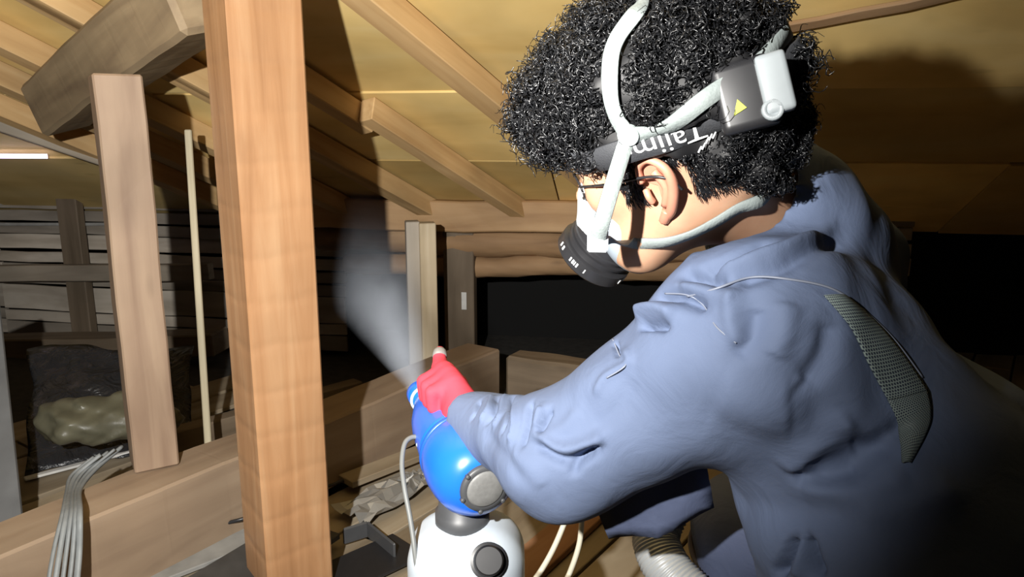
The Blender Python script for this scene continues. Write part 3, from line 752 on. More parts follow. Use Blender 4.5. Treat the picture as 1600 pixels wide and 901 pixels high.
for (a_, toe) in ((AnL, AnL - TF * .16 + Vector((0, 0, -.02))), (AnR, AnR + TF * .17 + Vector((0, 0, -.055)))):
    def boot_sdf(X, Y, Z):
        return np.maximum(smin(capsule(X, Y, Z, arr(a_), arr(a_ + (toe - a_) * .2 + Vector((0, 0, -.035))), .05, .045), capsule(X, Y, Z, arr(a_ + (toe - a_) * .2 + Vector((0, 0, -.035))), arr(toe), .045, .038), .03), .004 - Z)
    pp = np.array([tuple(a_), tuple(toe)])
    V, F = surface_nets(boot_sdf, pp.min(0) - .11, pp.max(0) + .09, .009); V = laplace(V, F, 1); mobj('boot', V, F, M_BOOT, person)

# hair -----------------------------------------------------------------
def hair_sdf(X, Y, Z, puff=0.0):
    x, y, z = to_head(X, Y, Z)
    d = ellipsoid(x, y, z, (-.008, 0, .062), (.140 + puff, .104 + puff, .108 + puff))
    d = smin(d, ellipsoid(x, y, z, (.085, 0, .075), (.062 + puff, .082 + puff, .055 + puff)), .03)        # fringe
    d = smin(d, ellipsoid(x, y, z, (-.085, 0, .000), (.058 + puff, .076 + puff, .070 + puff)), .03)       # back of the head
    lump = .007 * (np.sin(x * 95 + 2 * np.sin(z * 60)) * np.sin(y * 88 + 1.5) + np.sin(z * 105 + 2 * np.sin(y * 70)) * np.sin(x * 80 + .7))
    d = d + lump
    # keep ears, face and neck free
    face = np.maximum(np.maximum(.035 - x, z - .032 - .25 * np.maximum(0, np.abs(y) - .045) * 0), -1)
    side = np.maximum(np.maximum(-.035 - x, z - .020), -1)
    keep = np.maximum(d, -np.minimum(face, side))
    return keep
hlo = HC - .26; hhi = HC + .27
HV, HF = surface_nets(lambda X, Y, Z: hair_sdf(X, Y, Z, -.009), hlo, hhi, .005)
HV = laplace(HV, HF, 2, .5)
hb = bvh_of(HV, HF)
hair = mobj('hair', HV, HF, M_SCALP, person); hair['label'] = 'thick curly black hair'
HN = vnormals(HV, HF)
def mirror(v):
    q = hl(v); return hw(q[0], -q[1], q[2])
def mirror_n(n):
    q = np.array([HR[i] @ np.array(n) for i in range(3)]); q[1] *= -1; return Vector(q @ HR)
def hair_hits(pl, off):
    q, nn = [], []
    for (x, y) in pl:
        l, k = hit(hb, x, y); q.append(l + k * off); nn.append(k)
    return q, nn
def ring_between(p1, n1, off, steps=5):
    """carry a strap on over the head from p1 to its mirror image, staying on the hair"""
    q, nn = [], []; p2 = mirror(p1); cen = Vector(HC)
    for i in range(1, steps):
        m = p1.lerp(p2, i / steps); d = (m - cen).normalized()
        l, k, _, _ = hb.ray_cast(cen + d * .5, -d)
        if l is None: continue
        if k.dot(d) < 0: k = -k
        q.append(l + k * off); nn.append(k)
    return q, nn
# --- respirator straps (paths first: the curls give way to them)
def full_strap(pl, off, steps=6):
    q, nn = hair_hits(pl, off); rq, rn = ring_between(q[-1], nn[-1], off, steps)
    Q = q + rq + [mirror(v) for v in reversed(q)]; NN = nn + rn + [mirror_n(v) for v in reversed(nn)]
    Q = catmull(Q, 6); NN = catmull(NN, 6)
    for _ in range(10):
        Q = [Q[0]] + [(Q[i - 1] + Q[i] * 2 + Q[i + 1]) / 4 for i in range(1, len(Q) - 1)] + [Q[-1]]
        NN = [NN[0]] + [(NN[i - 1] + NN[i] * 2 + NN[i + 1]) / 4 for i in range(1, len(NN) - 1)] + [NN[-1]]
    return Q, NN
OFF = .007
crown_q, crown_n = full_strap([(985, 207), (964, 168), (956, 120), (963, 72), (990, 32)], OFF, 6)
rear_q, rear_n = full_strap([(985, 207), (1040, 193), (1090, 163), (1130, 133), (1165, 108)], OFF, 6)
band_pl = [(925, 252), (960, 240), (1000, 227), (1050, 213), (1100, 193), (1150, 168), (1190, 140)]
band_q, band_n = full_strap(band_pl, .004, 5)
anchor = hw(.088, .046, -.060)
J = crown_q[0]
front_q = catmull([J, P(974, 235, .715), P(957, 290, .712), P(941, 345, .718), P(934, 374, .735)], 6); front_n = [(CAM - p).normalized() for p in front_q]
# --- curls
n = 13000
f_area = np.linalg.norm(np.cross(HV[HF[:, 2]] - HV[HF[:, 0]], HV[HF[:, 3]] - HV[HF[:, 1]]), axis=1)
HLc = (HV[HF].mean(1) - HC) @ HR.T
under = (HLc[:, 2] < .022) & (HLc[:, 0] > -.03)                     # the cut-out over face and ears carries no roots
f_area = np.where(under & (np.abs(HLc[:, 1]) < .066), 0, f_area)
fi = RNG.choice(len(HF), n, p=f_area / f_area.sum())
wts = RNG.dirichlet((1, 1, 1, 1), n)
root = (HV[HF[fi]] * wts[:, :, None]).sum(1); nrm = HN[HF[fi, 0]]
rl = (root - HC) @ HR.T
tan = RNG.normal(size=(n, 3)); tan -= (tan * nrm).sum(1)[:, None] * nrm; tan /= np.linalg.norm(tan, axis=1)[:, None]
dirn = nrm * RNG.uniform(.1, .7, n)[:, None] + tan * RNG.uniform(.5, 1, n)[:, None]; dirn /= np.linalg.norm(dirn, axis=1)[:, None]
length = RNG.uniform(.012, .030, n) * np.where(rl[:, 2] < .03, .55, 1.0)
rad = RNG.uniform(.0025, .0072, n) * np.where(rl[:, 2] < .03, .6, 1.0); turns = RNG.uniform(1.0, 2.6, n); ph = RNG.uniform(0, 6.28, n)
e1 = np.cross(dirn, RNG.normal(size=(n, 3))); e1 /= np.linalg.norm(e1, axis=1)[:, None]; e2 = np.cross(dirn, e1)
K = 12; T = np.linspace(0, 1, K)
ang_ = ph[:, None] + 6.283 * turns[:, None] * T[None]
cl = root[:, None] - nrm[:, None] * .003 + dirn[:, None] * (length[:, None] * T[None])[..., None] + (e1[:, None] * np.cos(ang_)[..., None] + e2[:, None] * np.sin(ang_)[..., None]) * (rad[:, None] * np.minimum(1, T * 4 + .2)[None])[..., None]
# give way to straps and band
keep = np.ones(n, bool)
def clear(path, dist):
    global keep
    Q = np.array([tuple(v) for v in path])[::2]
    for q in Q:
        keep &= np.linalg.norm(cl - q, axis=2).min(1) > dist
clear(crown_q[:60], .0095); clear(rear_q[:60], .0095); clear(front_q, .0105); clear(band_q[6:26], .0175); clear([hit(hb, x_, y_)[0] for x_ in range(1140, 1230, 12) for y_ in range(104, 190, 12)], .0085)
# keep off skin in front of the face and off the ear
cll = (cl - HC) @ HR.T
bad = ((cll[:, :, 2] < .012) & (cll[:, :, 0] > .03)).any(1) | ((cll[:, :, 2] < .018) & (cll[:, :, 0] > -.034) & (cll[:, :, 0] < .012) & (np.abs(cll[:, :, 1]) > .066)).any(1)
keep &= ~bad
cl = cl[keep]; n = len(cl)
tg = np.gradient(cl, axis=1); tg /= np.linalg.norm(tg, axis=2)[..., None] + 1e-9
ref = np.zeros_like(tg); ref[...] = RNG.normal(size=(n, 1, 3)); a1 = np.cross(tg, ref); a1 /= np.linalg.norm(a1, axis=2)[..., None] + 1e-9; a2 = np.cross(tg, a1)
wr = (RNG.uniform(.0006, .00125, n)[:, None] * (1 - .6 * T[None] ** 2))[..., None]
ringv = np.stack([cl + wr * (a1 * math.cos(2.0944 * k) + a2 * math.sin(2.0944 * k)) for k in range(3)], 2)     # n,K,3,3
CV = ringv.reshape(-1, 3)
base = (np.arange(n)[:, None, None] * K + np.arange(K - 1)[None, :, None]) * 3
k3 = np.arange(3)[None, None]; k3n = (k3 + 1) % 3
CF = np.stack([base + k3, base + k3n, base + 3 + k3n, base + 3 + k3], -1).reshape(-1, 4)
o = raw_mesh('hair_curls', CV, CF, M_HAIR, hair); o['kind'] = 'stuff'
# short sideburn and nape hair
m_ = 1500
def short_hair(boxes, m_):
    out = []
    for (x0, x1, z0, z1, cnt) in boxes:
        for i in range(cnt):
            x = random.uniform(x0, x1); z = random.uniform(z0, z1)
            for s in (1, -1):
                d = Vector(HR[1]) * s; l, k, _, _ = body_bvh.ray_cast(hw(x, s * .16, z), -d)
                if l is None: continue
                t = (Vector(HR[2]) * -1 + Vector(HR[0]) * random.uniform(-.7, .3)).normalized(); k = k if k.dot(d) > 0 else -k
                p = [l + k * .0005, l + k * .003 + t * .004, l + k * .0035 + t * .009, l + k * .002 + t * .014]
                out.append(p)
    return np.array([[tuple(v) for v in p] for p in out])
sh = short_hair([(.012, .032, -.022, .03, 260), (.03, .045, .0, .03, 120), (-.085, -.038, -.030, .03, 520), (-.03, .0, .012, .03, 100)], m_)
n = len(sh); K = 4; tg = np.gradient(sh, axis=1); a1 = np.cross(tg, RNG.normal(size=(n, 1, 3))); a1 /= np.linalg.norm(a1, axis=2)[..., None]; a2 = np.cross(tg, a1); a2 /= np.linalg.norm(a2, axis=2)[..., None]
wr = .0006 * np.array([1, 1, .8, .2])[None, :, None]
CV = np.stack([sh + wr * (a1 * math.cos(2.0944 * k) + a2 * math.sin(2.0944 * k)) for k in range(3)], 2).reshape(-1, 3)
base = (np.arange(n)[:, None, None] * K + np.arange(K - 1)[None, :, None]) * 3
CF = np.stack([base + k3, base + k3n, base + 3 + k3n, base + 3 + k3], -1).reshape(-1, 4)
o = raw_mesh('short_hair', CV, CF, M_HAIR, hair); o['kind'] = 'stuff'

# ------------------------------------------------------------------ respirator
resp = empty('respirator', hw(.1, 0, -.06)); tag(resp, 'half face respirator with white rubber mask and black filter on the man', 'respirator')
def mask_sdf(X, Y, Z):
    x, y, z = to_head(X, Y, Z)
    d = ellipsoid(x, y, z, (.082, 0, -.066), (.044, .047, .045))
    d = smin(d, ellipsoid(x, y, z, (.090, 0, -.030), (.028, .024, .028)), .02)
    d = smin(d, capsule(x, y, z, (.090, 0, -.075), (.108, 0, -.085), .038, .036), .02)
    return d
V, F = surface_nets(mask_sdf, np.array(hw(.09, 0, -.06)) - .12, np.array(hw(.09, 0, -.06)) + .12, .0035); V = laplace(V, F, 2)
mobj('face_piece', V, F, M_MASKW, resp)
def flange_sdf(X, Y, Z):
    x, y, z = to_head(X, Y, Z)
    d = ellipsoid(x, y, z, (.066, 0, -.066), (.036, .060, .066))
    d = smin(d, ellipsoid(x, y, z, (.082, 0, -.022), (.022, .028, .028)), .02)
    return d
V, F = surface_nets(flange_sdf, np.array(hw(.07, 0, -.06)) - .12, np.array(hw(.07, 0, -.06)) + .12, .0035); V = laplace(V, F, 2)
mobj('face_seal', V, F, M_MASKG, resp)
fax = Vector(HR[0] * .80 - HR[2] * .58 + HR[1] * .10).normalized(); fo = hw(.088, .008, -.072)
cart = lathe('filter_cartridge', fo, fax, [(0, 0.0330), (.006, 0.0385), (.018, 0.0385), (.019, 0.0407), (.021, 0.0407), (.022, 0.0385), (.025, 0.0385), (.026, 0.0418), (.029, 0.0418), (.030, 0.0396), (.034, 0.0396), (.036, 0.0451), (.050, 0.0451), (.053, 0.0418), (.053, 0.0220)], M_BLACK, resp, 40, up=HR[2])
add_mod_bevel_smooth(cart, 35)
yy = Vector(HR[2]).cross(fax).normalized(); zz = fax.cross(yy)
def rim_pt(t, s, r): return fo + fax * s + (yy * math.cos(t) + zz * math.sin(t)) * r
t = 0.0; rr = random.Random(2)
while t < 6.2:                                               # pale print round the rim
    dt = rr.choice((.05, .08, .10)); 
    if int(t / 1.05) % 2 == 0 and rr.random() < .75:
        V = [rim_pt(t + dt * a_ * .55, .040 + .005 * b2, .0456) for a_ in (0, 1) for b2 in (0, 1)] + [rim_pt(t + dt * a_ * .55, .040 + .005 * b2, .0446) for a_ in (0, 1) for b2 in (0, 1)]
        mobj('print_mark', V, [(0, 1, 3, 2), (4, 6, 7, 5), (0, 2, 6, 4), (1, 5, 7, 3), (0, 4, 5, 1), (2, 3, 7, 6)], M_WHITE, cart, False)
    t += dt
ribbon('strap', crown_q, crown_n, .0165, .0018, M_STRAP, resp)
ribbon('strap', rear_q, rear_n, .0165, .0018, M_STRAP, resp)
ribbon('strap', front_q, front_n, .0155, .0018, M_STRAP, resp)
mf = [mirror(v) for v in front_q]; ribbon('strap', mf, [mirror_n(v) for v in front_n], .0155, .0018, M_STRAP, resp)
# plate where the straps meet
for s in (1, -1):
    l = J if s == 1 else mirror(J); k = crown_n[0] if s == 1 else mirror_n(crown_n[0])
    M = Matrix.Translation(l + k * .0012) @ k.to_track_quat('Z', 'Y').to_matrix().to_4x4()
    bm = bmesh.new(); bmesh.ops.create_cone(bm, cap_ends=True, segments=24, radius1=.0108, radius2=.0100, depth=.0022)
    bobj('strap_joint', bm, M_STRAP, resp, matrix=M)
# lower strap round the neck
lq = [P(934, 376, .735)]
ln = [(CAM - lq[0]).normalized()]
for (x, y) in ((985, 377), (1035, 374), (1075, 362), (1115, 343), (1150, 322)):
    r_ = ray(x, y).normalized(); l, k, _, d = body_bvh.ray_cast(CAM, r_)
    if l is None: l, k, _, d = body_bvh.find_nearest(P(x, y, .78))
    if k.dot(r_) > 0: k = -k
    lq.append(l + k * .004); ln.append(k)
bk = hl(lq[-1]); lq2 = [hw(bk[0] - .018, .022, bk[2] - .004)]; ln2 = [Vector(-HR[0])]
LQ = lq + lq2 + [mirror(v) for v in reversed(lq2)] + [mirror(v) for v in reversed(lq)]; LN = ln + ln2 + [mirror_n(v) for v in reversed(ln2)] + [mirror_n(v) for v in reversed(ln)]
ribbon('strap', catmull(LQ, 6), catmull(LN, 6), .0135, .0018, M_STRAP, resp)
for s in (1, -1):
    c = lq[0] if s == 1 else mirror(lq[0]); k = ln[0] if s == 1 else mirror_n(ln[0])
    M = Matrix.Translation(c) @ k.to_track_quat('Z', 'Y').to_matrix().to_4x4()
    bobj('strap_buckle', box_bm(.02, .022, .006, .002), M_MASKW, resp, matrix=M)

# ------------------------------------------------------------------ headlamp
lamp = empty('headlamp', hw(-.1, 0, .05)); tag(lamp, 'headlamp on a black elastic band with grey battery case at the back', 'headlamp')
bq, bn = band_q, band_n
fr, fn_ = [], []
rq, rn = ring_between(mirror(bq[0]), mirror_n(bn[0]), .004, 5)
allq = list(bq) + rq + [bq[0]]; alln = list(bn) + rn + [bn[0]]
band = ribbon('head_band', allq, alln, .0255, .0016, M_BAND, lamp)
# lettering on the band: upside down as the photograph shows it
cu = bpy.data.curves.new('band_text', 'FONT'); cu.body = 'Tajima'; cu.size = 1.0; cu.extrude = 0.0
to = bpy.data.objects.new('band_text_source', cu); COL.objects.link(to)
bpy.context.view_layer.update(); dg = bpy.context.evaluated_depsgraph_get()
tm = bpy.data.meshes.new_from_object(to.evaluated_get(dg)); bpy.data.objects.remove(to)
co = np.array([v.co[:] for v in tm.vertices]); co[:, 0] -= co[:, 0].min(); wtx = co[:, 0].max(); htx = co[:, 1].max()
bl = bvh_of(*[np.array(x) for x in ([tuple(v.co) for v in band.data.vertices], [list(p.vertices) for p in band.data.polygons if len(p.vertices) == 4])])
TV = []
for (x, y, z_) in co:
    u = x / wtx; v = (y / htx - .38)
    px = 1103 + (966 - 1103) * u + 10 * v; py = 205 + (238 - 205) * u + 27 * v
    l, k = hit(bl, px, py); TV.append(l + k * .0008)
TF_ = [tuple(p.vertices) for p in tm.polygons]
o = mobj('lettering', TV, TF_, M_WHITE, band, False); fix_normals(o)
# adjuster ladder marks
for i in range(5):
    a_, _ = hit(hb, 1085 + i * 9, 232 - i * 4); k = _
    tube('buckle_rung', [a_ + k * .009, a_ + k * .009 + (P(1085 + i * 9 + 5, 222 - i * 4, .7) - P(1085 + i * 9, 232 - i * 4, .7))], .0009, M_WHITE, lamp, 5, 2)
# battery case
l0, k0 = hit(hb, 1196, 108); l1, k1 = hit(hb, 1212, 180); c, kc = hit(hb, 1204, 142)
ydir = (P(1214, 183, .8) - P(1195, 103, .8)).normalized(); kz = (kc - ydir * kc.dot(ydir)).normalized(); xdir = -ydir.cross(kz); kz = kz
M = Matrix(((-xdir.x, ydir.x, kz.x), (-xdir.y, ydir.y, kz.y), (-xdir.z, ydir.z, kz.z))).to_4x4()
def lampbox(name, cx, cy, cz, L, W, H, mat, par, bev=.004):
    m = M.copy(); m.translation = c + xdir * cx + ydir * cy + kz * cz
    o = bobj(name, box_bm(L, W, H, bev, seg=3), mat, par, matrix=m); add_mod_bevel_smooth(o); return o
case = lampbox('battery_housing', -.022, 0, .010, .052, .062, .026, M_BLACK, lamp, .008)
lampbox('battery_cover', .003, -.002, .020, .026, .052, .018, M_LGREY, lamp, .005)
lathe('hinge_knob', c + xdir * -.004 + ydir * .020 + kz * .026, kz, [(-.006, .0095), (.0015, .0095), (.003, .0085), (.003, .0055), (.001, .005)], M_LGREY, lamp, 20)
V = [c + xdir * x_ + ydir * y_ + kz * (.0235 + e_) for e_ in (0, .001) for (x_, y_) in ((-.036, .016), (-.024, .012), (-.030, .003))]
mobj('triangle_mark', V, [(0, 1, 2), (5, 4, 3), (0, 3, 4, 1), (1, 4, 5, 2), (2, 5, 3, 0)], M_YELLOW, lamp, False)
fl = hw(.118, 0, .035)
M2 = Matrix.Translation(fl) @ Vector(HR[0]).to_track_quat('Z', 'Y').to_matrix().to_4x4()
bobj('lamp_body', box_bm(.05, .034, .03, .006, seg=2), M_BLACK, lamp, matrix=M2)

# ------------------------------------------------------------------ eyeglasses
gl = empty('eyeglasses', hw(.1, 0, 0)); tag(gl, 'thin dark framed eyeglasses hooked over the ears', 'glasses')
for s in (1, -1):
    tube('temple', [hw(-.034, s * .084, -.016), hw(-.026, s * .090, .000), hw(-.005, s * .089, .006), (hw(.04, s * .078, .004)), hw(.086, s * .053, .000)], .0014, M_BLACK, gl, 6)
    ring_ = [hw(.098 - .014 * max(0, math.cos(t)), s * (.032 + .021 * math.cos(t)), -.006 + .014 * math.sin(t)) for t in np.linspace(0, 6.283, 25)]
    mobj('rim', *tube_geo(ring_, .0013, 6), M_BLACK, gl)
tube('bridge', [hw(.098, .011, -.002), hw(.106, 0, .003), hw(.098, -.011, -.002)], .0013, M_BLACK, gl, 6)

# ------------------------------------------------------------------ fogger
fg = empty('fogger', P(730, 900, 1.08)); tag(fg, 'handheld blue fogger with a white tank held in the red glove', 'sprayer')
R0 = P(757, 761, .99); NZ = P(655, 612, 1.27); fx = (NZ - R0).normalized(); FL = (NZ - R0).length
fu = (Vector((0, 0, 1)) - fx * fx.z).normalized(); fs = fx.cross(fu)      # fs: right side
def fp(s, up_=0.0, sd=0.0): return R0 + fx * (s * FL) + fu * up_ + fs * sd
mot = lathe('motor_housing', R0, fx, [(0, .024), (.001, .034), (.006, .042), (.014, .050), (.026, .0565), (.045, .060), (.068, .061), (.09, .059), (.10, .056)], M_BLUE, fg, 48)
add_mod_bevel_smooth(mot, 50)
lathe('housing_seam', R0, fx, [(.098, .0545), (.1005, .0585), (.1035, .0585), (.106, .0545)], plain('dark_blue_seam', (.01, .08, .40), .4), fg, 48)
bodyf = lathe('blower_body', R0, fx, [(.104, .055), (.12, .054), (.15, .050), (.18, .047), (.21, .041), (.24, .031), (.262, .023), (.27, .0205)], M_BLUE, fg, 48)
lathe('nozzle', R0, fx, [(.262, .0195), (FL - .028, .0195), (FL - .026, .0225), (FL - .004, .0225), (FL, .020), (FL, .012), (FL - .01, .010)], M_BLUE, fg, 32)
lathe('nozzle_ring', R0, fx, [(FL - .032, .0205), (FL - .031, .0232), (FL - .0285, .0232), (FL - .0275, .0205)], M_TANK, fg, 32)
lathe('inlet_ring', R0 - fx * .005, fx, [(0, .026), (0, .0315), (.003, .033), (.010, .034)], M_DGREY, fg, 40)
gr = lathe('inlet_grille', R0 - fx * .008, fx, [(0, .010), (.001, .0225), (.003, .0255), (.008, .0262)], M_GRILLE, fg, 40)
for i in range(6):
    t = i * math.pi / 3 + .2; y_ = fu * math.cos(t) + fs * math.sin(t)
    lathe('inlet_clip', R0 + y_ * .0325 - fx * .007, fx, [(0, .002), (.001, .0032), (.006, .0032)], M_DGREY, fg, 8)
# carrying handle
hp = [fp(.34, .046), fp(.40, .060), fp(.52, .064), fp(.66, .060), fp(.78, .045), fp(.83, .018)]
tube('handle', hp, .0125, M_BLUE, fg, 14, 6)
# tank, collar and cap
CT = P(722, 800, 1.06); tz = Vector((0, 0, 1))
tcx = P(729, 900, 1.07); tank_c = Vector((tcx.x, tcx.y, CT.z))
toRt = Vector((1, 0, 0)); toFw = Vector((0, 1, 0))
def tank_sdf(X, Y, Z):
    zt = CT.z - .012; x = X - tank_c.x; y = Y - tank_c.y - .012; z = Z - (zt - .115)
    # rounded box
    hx, hy, hz, rd = .081 - .055, .066 - .05, .115 - .055, .055
    qx = np.abs(x) - hx; qy = np.abs(y) - hy; qz = np.abs(z) - hz
    d = np.sqrt(np.maximum(qx, 0) ** 2 + np.maximum(qy, 0) ** 2 + np.maximum(qz, 0) ** 2) + np.minimum(np.maximum(np.maximum(qx, qy), qz), 0) - rd
    return d
V, F = surface_nets(tank_sdf, np.array(tank_c) - np.array([.11, .10, .26]), np.array(tank_c) + np.array([.11, .12, .03]), .005); V = laplace(V, F, 2)
tank = mobj('tank', V, F, M_TANK, fg); tank['label'] = 'white translucent tank'
tb = bvh_of(V, F)
cb = Vector((CT.x, tank_c.y + .012, CT.z - .02))
lathe('tank_collar', cb, (0, 0, 1), [(-.004, .034), (0, .0375), (.022, .0375), (.024, .034), (.05, .030)], M_DGREY, fg, 32, up=(1, 0, 0))
cp, cn = hit(tb, 763, 876)
lathe('filler_cap', cp, cn, [(-.004, .024), (.002, .024), (.003, .020), (.014, .0195), (.017, .017), (.017, .010)], M_BLACK, fg, 32)
add_mod_bevel_smooth(bpy.data.objects['filler_cap'], 40)
cpt = [fp(.42, -.01, -.046), P(652, 683, 1.11), P(634, 690, 1.10), P(628, 722, 1.08), P(632, 762, 1.06), P(641, 810, 1.045), P(648, 860, 1.03), P(652, 915, 1.03), P(640, 1010, 1.06), P(560, 1080, 1.2)]
cpt[-1].z = .02
tube('power_cord', cpt, .0036, M_CORD, fg, 8, 8)
lathe('cord_plug', fp(.42, -.008, -.036), (P(644, 686, 1.105) - fp(.42, -.008, -.036)), [(0, .007), (.016, .006), (.02, .0045)], M_TANK, fg, 12)

# ------------------------------------------------------------------ gloves
fing = (WrL - ElL).normalized()
GP = fp(.58, .062)                                           # grip centre on the handle
hx_ = fx; out = (-fs)                                        # out: the far left side of the grip, fu: up
palm = [(WrL, GP + fu * .018 - hx_ * .028 + fs * .010), (WrL, GP + fu * .016 + hx_ * .030 + fs * .012)]
def glove_sdf(X, Y, Z):
    d = capsule(X, Y, Z, arr(WrL - fing * .03), arr(WrL + fing * .02), .033, .031)
    for k in range(4):
        o_ = (k - 1.5) * .0205
        kn = GP + hx_ * (o_ + .0) + fu * .023 + fs * .006 + fu * (-.003 * abs(k - 1.5))
        d = smin(d, capsule(X, Y, Z, arr(WrL + fing * .012 + hx_ * o_ * .5), arr(kn), .023, .0145), .014)
        f1 = GP + hx_ * o_ + out * .026 + fu * .010; f2 = GP + hx_ * o_ + out * .024 - fu * .014; f3 = GP + hx_ * o_ + out * .004 - fu * .024
        rr_ = .0105 if k not in (0,) else .0095
        g = np.minimum(np.minimum(capsule(X, Y, Z, arr(kn), arr(f1), .0130, rr_ + .0008), capsule(X, Y, Z, arr(f1), arr(f2), rr_ + .0008, rr_)), capsule(X, Y, Z, arr(f2), arr(f3), rr_, rr_ - .001))
        if k == 3:      # the forefinger points up along the nozzle
            t1 = kn + fu * .006 + hx_ * .020 + fs * .004; t2 = t1 + fu * .008 + hx_ * .012 + fs * .004
            g = np.minimum(capsule(X, Y, Z, arr(kn), arr(t1), .0130, .0110), capsule(X, Y, Z, arr(t1), arr(t2), .0110, .0095))
        d = smin(d, g, .004)
    th = [WrL + fing * .02 + fs * .012, GP + fs * .026 + hx_ * .006, GP + fs * .022 + hx_ * .034 - fu * .006, GP + fs * .010 + hx_ * .050 - fu * .012]
    for i in range(3): d = smin(d, capsule(X, Y, Z, arr(th[i]), arr(th[i + 1]), (.018, .0135, .0115)[i], (.0135, .0115, .0098)[i]), .006)
    return d
V, F = surface_nets(glove_sdf, np.array(GP) - .14, np.array(GP) + .14, .0032); V = laplace(V, F, 2, .5)
glv = mobj('glove', V, F, M_GLOVE, person); glv['label'] = 'red knit work glove'
kn = GP + hx_ * .0308 + fu * .0185 + fs * .006; t1 = kn + fu * .006 + hx_ * .020 + fs * .004; t2 = t1 + fu * .008 + hx_ * .012 + fs * .004
mobj('finger_tip', *tube_geo([t1.lerp(t2, q) for q in (.35, .7, 1.0, 1.25, 1.4)], [.0112, .0112, .0106, .0085, .003], 12), M_TIP, glv)
# the other hand rests closed on the right knee
wd_ = (WrR - ElR).normalized(); sd_ = wd_.cross(Vector((0, 0, 1))).normalized(); dn = wd_.cross(sd_)
if dn.z > 0: dn = -dn
def glove2_sdf(X, Y, Z):
    d = capsule(X, Y, Z, arr(WrR - wd_ * .02), arr(WrR + wd_ * .02), .033, .03)
    for k in range(4):
        b0 = WrR + wd_ * .085 + sd_ * (k - 1.5) * .021; b1 = b0 + wd_ * .030 + dn * .016; b2 = b1 + dn * .026 - wd_ * .004; b3 = b2 + dn * .004 - wd_ * .018
        d = smin(d, capsule(X, Y, Z, arr(WrR + wd_ * .02 + sd_ * (k - 1.5) * .008), arr(b0), .022, .0145), .012)
        g = np.minimum(np.minimum(capsule(X, Y, Z, arr(b0), arr(b1), .013, .0112), capsule(X, Y, Z, arr(b1), arr(b2), .0112, .0105)), capsule(X, Y, Z, arr(b2), arr(b3), .0105, .0095))
        d = smin(d, g, .004)
    q = [WrR + wd_ * .02 - sd_ * .02, WrR + wd_ * .06 - sd_ * .045 + dn * .01, WrR + wd_ * .095 - sd_ * .045 + dn * .024]
    for i in range(2): d = smin(d, capsule(X, Y, Z, arr(q[i]), arr(q[i + 1]), (.018, .013)[i], (.013, .010)[i]), .006)
    return d
cg = np.array(WrR + wd_ * .06)
V, F = surface_nets(glove2_sdf, cg - .13, cg + .13, .0045); V = laplace(V, F, 2, .5)
o = mobj('glove', V, F, M_GLOVE, person)

# ------------------------------------------------------------------ spray mist
md = P(575, 420, 1.95) - NZ; ML = md.length * 1.35; md.normalize()
mm, nt, b_ = new_mat('spray_mist'); nt.nodes.remove(b_); L = nt.links.new
outn = nt.nodes['Material Output']; vs = N(nt, 'ShaderNodeVolumePrincipled'); vs.inputs['Color'].default_value = (.80, .86, .97, 1); vs.inputs['Anisotropy'].default_value = -.1
tc = N(nt, 'ShaderNodeTexCoord'); sx_ = N(nt, 'ShaderNodeSeparateXYZ'); L(tc.outputs['Object'], sx_.inputs[0])
def math_(op, a_, b2=None, c_=None, clamp=False):
    n_ = N(nt, 'ShaderNodeMath', operation=op); n_.use_clamp = clamp
    for i, v in enumerate((a_, b2, c_)):
        if v is None: continue
        if isinstance(v, (int, float)): n_.inputs[i].default_value = v
        else: L(v, n_.inputs[i])
    return n_.outputs[0]
X_, Y_, Z_ = sx_.outputs
r2 = math_('SQRT', math_('ADD', math_('MULTIPLY', Y_, Y_), math_('MULTIPLY', Z_, Z_)))
R_ = math_('MULTIPLY_ADD', X_, .17, .014)
q_ = math_('DIVIDE', r2, R_)
core = math_('POWER', math_('SUBTRACT', 1.0, q_, clamp=True), 1.0)
fade = math_('SUBTRACT', 1.0, math_('DIVIDE', X_, ML), clamp=True)
nz = N(nt, 'ShaderNodeTexNoise'); nz.inputs['Scale'].default_value = 9; nz.inputs['Detail'].default_value = 4; nz.inputs['Distortion'].default_value = .8; L(tc.outputs['Object'], nz.inputs['Vector'])
nzr = N(nt, 'ShaderNodeMapRange'); nzr.inputs[1].default_value = .32; nzr.inputs[2].default_value = .68; nzr.inputs[3].default_value = .25; nzr.inputs[4].default_value = 1.6; L(nz.outputs['Fac'], nzr.inputs[0])
thin = math_('DIVIDE', .16, math_('ADD', X_, .06))
den = math_('MULTIPLY', math_('MULTIPLY', core, fade), math_('MULTIPLY', nzr.outputs[0], thin))
dens = math_('MULTIPLY', den, 17.0); L(dens, vs.inputs['Density']); L(vs.outputs[0], outn.inputs['Volume'])
Mx = frame_x(NZ, NZ + md, (0, 0, 1)); Mx.translation = NZ + fx * .003
V, F = tube_geo([Vector((ML * i / 10, 0, 0)) for i in range(11)], [.014 + .17 * ML * i / 10 for i in range(11)], 24)
o = mobj('spray_mist', V, F, mm, None, True, Mx)
tag(o, 'pale cone of spray mist drifting up from the blue nozzle', 'mist', kind='stuff')

